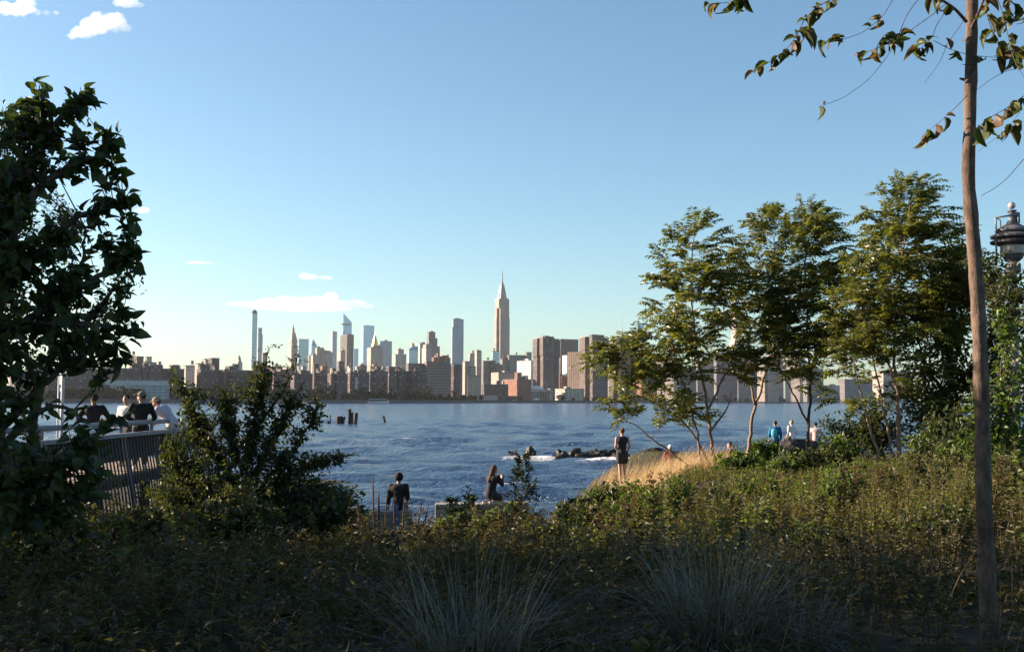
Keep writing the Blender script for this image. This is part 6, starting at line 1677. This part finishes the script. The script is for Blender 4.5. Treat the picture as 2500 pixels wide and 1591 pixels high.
    if hat:
        c = MB()
        ellipsoid(c, hd - lk * .005 + [0, 0, .045], (.098, .108, .088))
        if hat == 'cap':
            capsule(c, hd + lk * .10 + side * .045 + [0, 0, .055], hd + lk * .17 + side * .03 + [0, 0, .035], .016, .010, 8)
            capsule(c, hd + lk * .10 - side * .045 + [0, 0, .055], hd + lk * .17 - side * .03 + [0, 0, .035], .016, .010, 8)
            capsule(c, hd + lk * .10 + [0, 0, .06], hd + lk * .185 + [0, 0, .04], .018, .010, 8)
        o = ob('cap' if hat == 'cap' else 'hat', c.mesh(), cloth(hatc), root); fuse(o, .012, 2)
    if extra: extra(root, j)
    return root
EYE = mat('eye_dark', (.03, .02, .015), .2)

def P_(px, d, z): 
    p = at(px, 1000, d); return (p.x, d, z)
def gz_(px, d):
    p = at(px, 1000, d); return (p.x, d, float(ground_z(p.x, d)))
# --- at the railing
person('man in a dark shirt with short black hair leaning behind the railing', P_(229, 26.0, 0), math.radians(12), dict(el=(-.34, .05, 1.17), er=(.34, .05, 1.17), wl=(-.16, .27, 1.10), wr=(.16, .27, 1.10), look=(-.7, .7, 0)), 1.0, (.17, .09, .06), (.012, .012, .016), legs=(.03, .03, .04))
person('person in a white shirt turned to face the others at the railing', P_(309, 27.6, 0), math.radians(160), dict(look=(-.35, 1, -.05), wl=(-.12, .2, 1.02), wr=(.2, .16, .98)), .985, (.30, .17, .11), (.72, .68, .66), 'short', (.07, .06, .06), hairstyle='short')
person('man in a dark shirt wearing a peaked cap at the railing', P_(345, 26.6, 0), math.radians(20), dict(look=(-.9, .35, 0), el=(-.30, .06, 1.16), er=(.30, .04, 1.15), wl=(-.12, .26, 1.05), wr=(.14, .26, 1.05)), 1.03, (.30, .18, .12), (.010, .010, .010), legs=(.04, .04, .05), hat='cap', hatc=(.14, .12, .10))
person('person in a pale lilac jacket bending over the rail', P_(412, 28.2, 0), math.radians(75), dict(pelvis=(0, -.12, .93), waist=(0, -.06, 1.05), chest=(0, .12, 1.24), neck=(0, .25, 1.36), head=(0, .34, 1.48), sl=(-.19, .17, 1.33), sr=(.19, .17, 1.33), el=(-.27, .26, 1.06), er=(.27, .26, 1.06), wl=(-.2, .42, .98), wr=(.2, .42, .98), hl=(-.095, -.12, .9), hr=(.095, -.12, .9), look=(0, 1, -.3)), 1.04, (.32, .2, .14), (.48, .42, .50), legs=(.45, .42, .44), hat='cap', hatc=(.30, .22, .14))
# --- white bag on the ledge of the railing
bag = thing('white_bag', 'white rounded bag resting on the ledge of the railing', 'bag', (DX - .05, 22.7, .88), math.radians(90))
c = MB(); ellipsoid(c, (0, 0, .09), (.21, .10, .095)); ellipsoid(c, (.09, 0, .07), (.13, .10, .07)); o = ob('pouch', c.mesh(), cloth((.72, .70, .68)), bag); fuse(o, .014, 3)
ob('strap', MB().tube([(-.12, 0, .15), (-.05, .0, .21), (.06, 0, .20), (.14, 0, .13)], .008, 6).mesh(sm=True), cloth((.5, .48, .46)), bag)
# --- seated man on the wall, one leg over on this side
def seat(sd=1, **k):
    d_ = dict(pelvis=(0, 0, .13), waist=(0, .0, .27), chest=(0, .03, .48), neck=(0, .04, .64), head=(0, .07, .80), sl=(-.19, .03, .60), sr=(.19, .03, .60), el=(-.24, 0, .34), er=(.235, .04, .34), wl=(-.27, .10, .12), wr=(.17, .25, .2), hl=(-.10, .02, .10), hr=(.10, .02, .10), kl=(-.12, .42, .10), kr=(.13, .42, .12), al=(-.12, .46, -.32), ar=(.13, .46, -.3), tl=(-.12, .6, -.38), tr=(.13, .6, -.36), look=(0, 1, 0))
    d_.update(k); return d_
pz = at(970, 1246, 28.9)
person('man in a black jacket and blue jeans seated on the low concrete wall, back turned', (pz.x, 29.12, pz.z - .0), math.radians(-4), seat(kl=(-.02, -.30, .06), al=(.06, -.36, -.36), tl=(-.10, -.50, -.52), hl=(-.06, -.06, .08)), 1.0, (.30, .18, .13), (.020, .018, .018), legs=(.10, .13, .24), shoe=(.38, .30, .26), hair=(.012, .012, .01), hairstyle='afro')
# --- kneeling woman with phone
pz = at(1203, 1230, 30.3)
def phone(root, j):
    w = (j['wl'] + j['wr']) / 2 + np.array([0, .10, .06])
    ob('phone', MB().box(tuple(w - [.037, .005, .07]), tuple(w + [.037, .005, .07])).mesh(), cloth((.03, .03, .035)), root)
person('woman with long auburn hair kneeling on the concrete beam, holding up a phone', (pz.x, 30.5, pz.z + .01), math.radians(-38),
       dict(pelvis=(0, -.10, .28), waist=(0, -.08, .40), chest=(0, -.02, .60), neck=(0, .02, .75), head=(0, .06, .90), sl=(-.17, 0, .71), sr=(.17, 0, .71), el=(-.19, .16, .50), er=(.19, .16, .50), wl=(-.06, .32, .64), wr=(.06, .32, .64), hl=(-.09, -.10, .24), hr=(.09, -.10, .24), kl=(-.12, .28, .09), kr=(.12, .28, .09), al=(-.11, -.14, .05), ar=(.11, -.14, .05), tl=(-.11, -.26, .04), tr=(.11, -.26, .04), look=(.2, 1, -.1)), .98, (.42, .26, .19), (.022, .022, .028), legs=(.05, .045, .06), legtype='skirt', hair=(.10, .045, .02), hairstyle='long', female=True, extra=phone)
# --- standing woman
def bag_(root, j):
    c = MB(); c.box((.14, .02, .80), (.19, .26, 1.0)); ob('shoulder_bag', c.mesh(), cloth((.03, .03, .035)), root)
person('woman in a dark sleeveless top and dark skirt standing on the bank, legs bare', gz_(1519, 35.0), math.radians(12), dict(wl=(-.10, .12, .95), wr=(.17, .14, .92), el=(-.23, -.03, 1.15), kl=(-.075, .02, .5), kr=(.075, .02, .5), al=(-.08, -.03, .085), ar=(.07, -.03, .085)), .96, (.44, .26, .18), (.025, .024, .03), 'none', (.035, .035, .045), 'skirt', (.6, .58, .56), (.06, .03, .02), 'bun', female=True, extra=bag_)
# --- people sitting on the grassy point
gs = dict(pelvis=(0, 0, .12), waist=(0, .0, .26), chest=(0, .05, .46), neck=(0, .07, .62), head=(0, .10, .78), sl=(-.19, .05, .58), sr=(.19, .05, .58), el=(-.27, .10, .34), er=(.27, .10, .34), wl=(-.16, .32, .34), wr=(.16, .32, .34), hl=(-.10, .02, .11), hr=(.10, .02, .11), kl=(-.15, .38, .42), kr=(.15, .38, .42), al=(-.12, .62, .09), ar=(.12, .62, .09), tl=(-.12, .76, .03), tr=(.12, .76, .03), look=(-.5, .8, 0))
def gsit(label, px, d, rz, **k):
    x, y, z = gz_(px, d)
    return person(label, (x, y, z), rz, gs, **k)
gsit('seated person in a white knit hat and red shirt on the grassy point', 1638, 44.0, math.radians(10), sc=1.02, top=(.28, .05, .04), hat='hat', hatc=(.75, .73, .70), hairstyle=None)
gsit('dark haired person in dark clothes seated behind the feathery tree stems', 1786, 44.0, math.radians(40), sc=1.05, top=(.03, .035, .05), skinc=(.42, .24, .18), hair=(.015, .01, .01))
gsit('person in dark clothes with white shoes seated under the leaning tan stems', 2086, 38.0, math.radians(-60), sc=1.0, top=(.02, .018, .02), legs=(.02, .02, .025), shoe=(.7, .68, .66), skinc=(.38, .22, .16))
def pack(root, j):
    c = MB(); ellipsoid(c, (-.05, -.17, 1.20), (.14, .09, .20)); o = ob('backpack', c.mesh(), cloth((.10, .42, .50)), root); fuse(o, .016, 3)
person('standing person in a bright blue jacket with a turquoise backpack', gz_(1892, 50.0), math.radians(-10), dict(look=(-.5, .8, 0)), 1.0, (.30, .18, .13), (.02, .14, .30), legs=(.02, .022, .04), hat='hat', hatc=(.10, .05, .05), hairstyle='short', extra=pack)
bx = gz_(1955, 53.0)
rock('boulder', 'long dark boulder serving as a seat on the grassy point', (bx[0] + .1, 53.0, bx[2] + .30), (1.15, .5, .55), M_ROCKD, 181)
person('person in a white shirt with fair hair seated on the long boulder', (bx[0] - .42, 52.9, bx[2] + .72), math.radians(25), seat(look=(-.6, .8, 0)), 1.0, (.45, .28, .2), (.72, .70, .70), 'short', (.05, .05, .06), hair=(.30, .18, .08))
person('person in a pale pink shirt seated at the far end of the long boulder', (bx[0] + .70, 53.1, bx[2] + .62), math.radians(-20), seat(), 1.0, (.4, .25, .18), (.55, .42, .42), 'long', (.05, .05, .06), hair=(.03, .02, .015))

# ------------------------------------------------------------------ clouds
def cloud(label, blobs, d, dens, seed, group=None):
    """blobs: (px,py,rx,ry)"""
    r = np.random.default_rng(seed)
    b = MB(); k = d / F
    c0 = at(blobs[0][0], blobs[0][1], d)
    for (px, py, rx, ry) in blobs:
        c = at(px, py, d)
        ellipsoid(b, tuple(c - c0), (rx * k, max(rx * .6, ry) * k, ry * k), 14)
        for _ in range(9):
            a = rdir(1, r)[0]
            s_ = r.uniform(.18, .42)
            q = np.array(c - c0) + a * np.array([rx * k, max(rx * .6, ry) * k, ry * k]) * .85
            if a[2] < -.4: continue
            ellipsoid(b, tuple(q), (rx * k * s_, rx * k * s_ * .8, max(ry * .5, min(rx, ry) * 1.1) * k * s_ * 1.2), 10)
    o = ob('cloud', b.mesh(), None, None, label, 'cloud', group, None, tuple(c0))
    md = float(np.median([x[3] for x in blobs])) * k
    m = o.modifiers.new('remesh', 'REMESH'); m.mode = 'VOXEL'; m.voxel_size = max(md * .15, d * .00065)
    for nm_, sc_, st_ in (('billow', .9, 1.1), ('fluff', .32, .5), ('wisp', .12, .2)):
        tx = bpy.data.textures.new(nm_, 'CLOUDS'); tx.noise_scale = md * sc_; tx.noise_depth = 3
        dm = o.modifiers.new(nm_, 'DISPLACE'); dm.texture = tx; dm.strength = md * st_; dm.mid_level = .5; dm.texture_coords = 'LOCAL'
    mt = bpy.data.materials.new('cloud_vapour'); mt.use_nodes = True
    nt = mt.node_tree; nt.nodes.remove(nt.nodes['Principled BSDF'])
    v = nt.nodes.new('ShaderNodeVolumePrincipled')
    v.inputs['Color'].default_value = (.99, .99, .99, 1); v.inputs['Density'].default_value = dens; v.inputs['Anisotropy'].default_value = .35
    nt.links.new(v.outputs[0], nt.nodes['Material Output'].inputs['Volume'])
    o.data.materials.append(mt)
    return o
cloud('puffy white cumulus cloud, the largest one high in the sky', [(235, 62, 42, 24), (275, 55, 36, 22), (205, 78, 34, 16), (305, 68, 18, 10), (180, 88, 18, 8)], 9000, .0045, 1)
cloud('white cumulus cloud cut off beside the largest high one', [(40, 24, 44, 15), (62, 10, 26, 16), (10, 20, 26, 16), (90, 30, 12, 8)], 9500, .0045, 2)
cloud('tiny round cloud puff between the two high cumulus clouds', [(112, 32, 10, 7), (136, 32, 10, 5)], 9500, .006, 3)
cloud('broken white cloud at the top edge above the largest one', [(310, 6, 32, 14), (335, 12, 16, 8), (285, 8, 12, 8)], 9500, .004, 4)
cloud('small white cloud right of the large leaved tree', [(350, 513, 18, 9), (334, 515, 8, 4)], 12000, .005, 5)
cloud('long flat grey white cloud bank floating over the towers', [(620, 743, 40, 8), (660, 738, 34, 11), (700, 734, 34, 14), (735, 738, 36, 13), (770, 736, 34, 14), (805, 730, 24, 18), (835, 742, 32, 10), (868, 742, 26, 10), (895, 748, 22, 6), (575, 742, 22, 6), (740, 752, 130, 5)], 14000, .0032, 6)
cloud('small white cloud above the long cloud bank', [(755, 676, 26, 7), (742, 671, 14, 7), (795, 678, 20, 4)], 14000, .004, 7)
cloud('thin wispy cloud left of the small white cloud', [(478, 641, 26, 4), (505, 642, 18, 3)], 14000, .003, 8)

# ------------------------------------------------------------------ haze in the air over the river and the city
hz_ = MB().box((-9000, -400, WZ - 4), (9000, 7400, 520)).mesh()
hm = bpy.data.materials.new('air'); hm.use_nodes = True
nt = hm.node_tree; nt.nodes.remove(nt.nodes['Principled BSDF'])
v = nt.nodes.new('ShaderNodeVolumePrincipled')
v.inputs['Color'].default_value = (.88, .94, 1, 1); v.inputs['Density'].default_value = .000024; v.inputs['Anisotropy'].default_value = .45
nt.links.new(v.outputs[0], nt.nodes['Material Output'].inputs['Volume'])
ho = ob('haze', hz_, hm, kind='stuff')
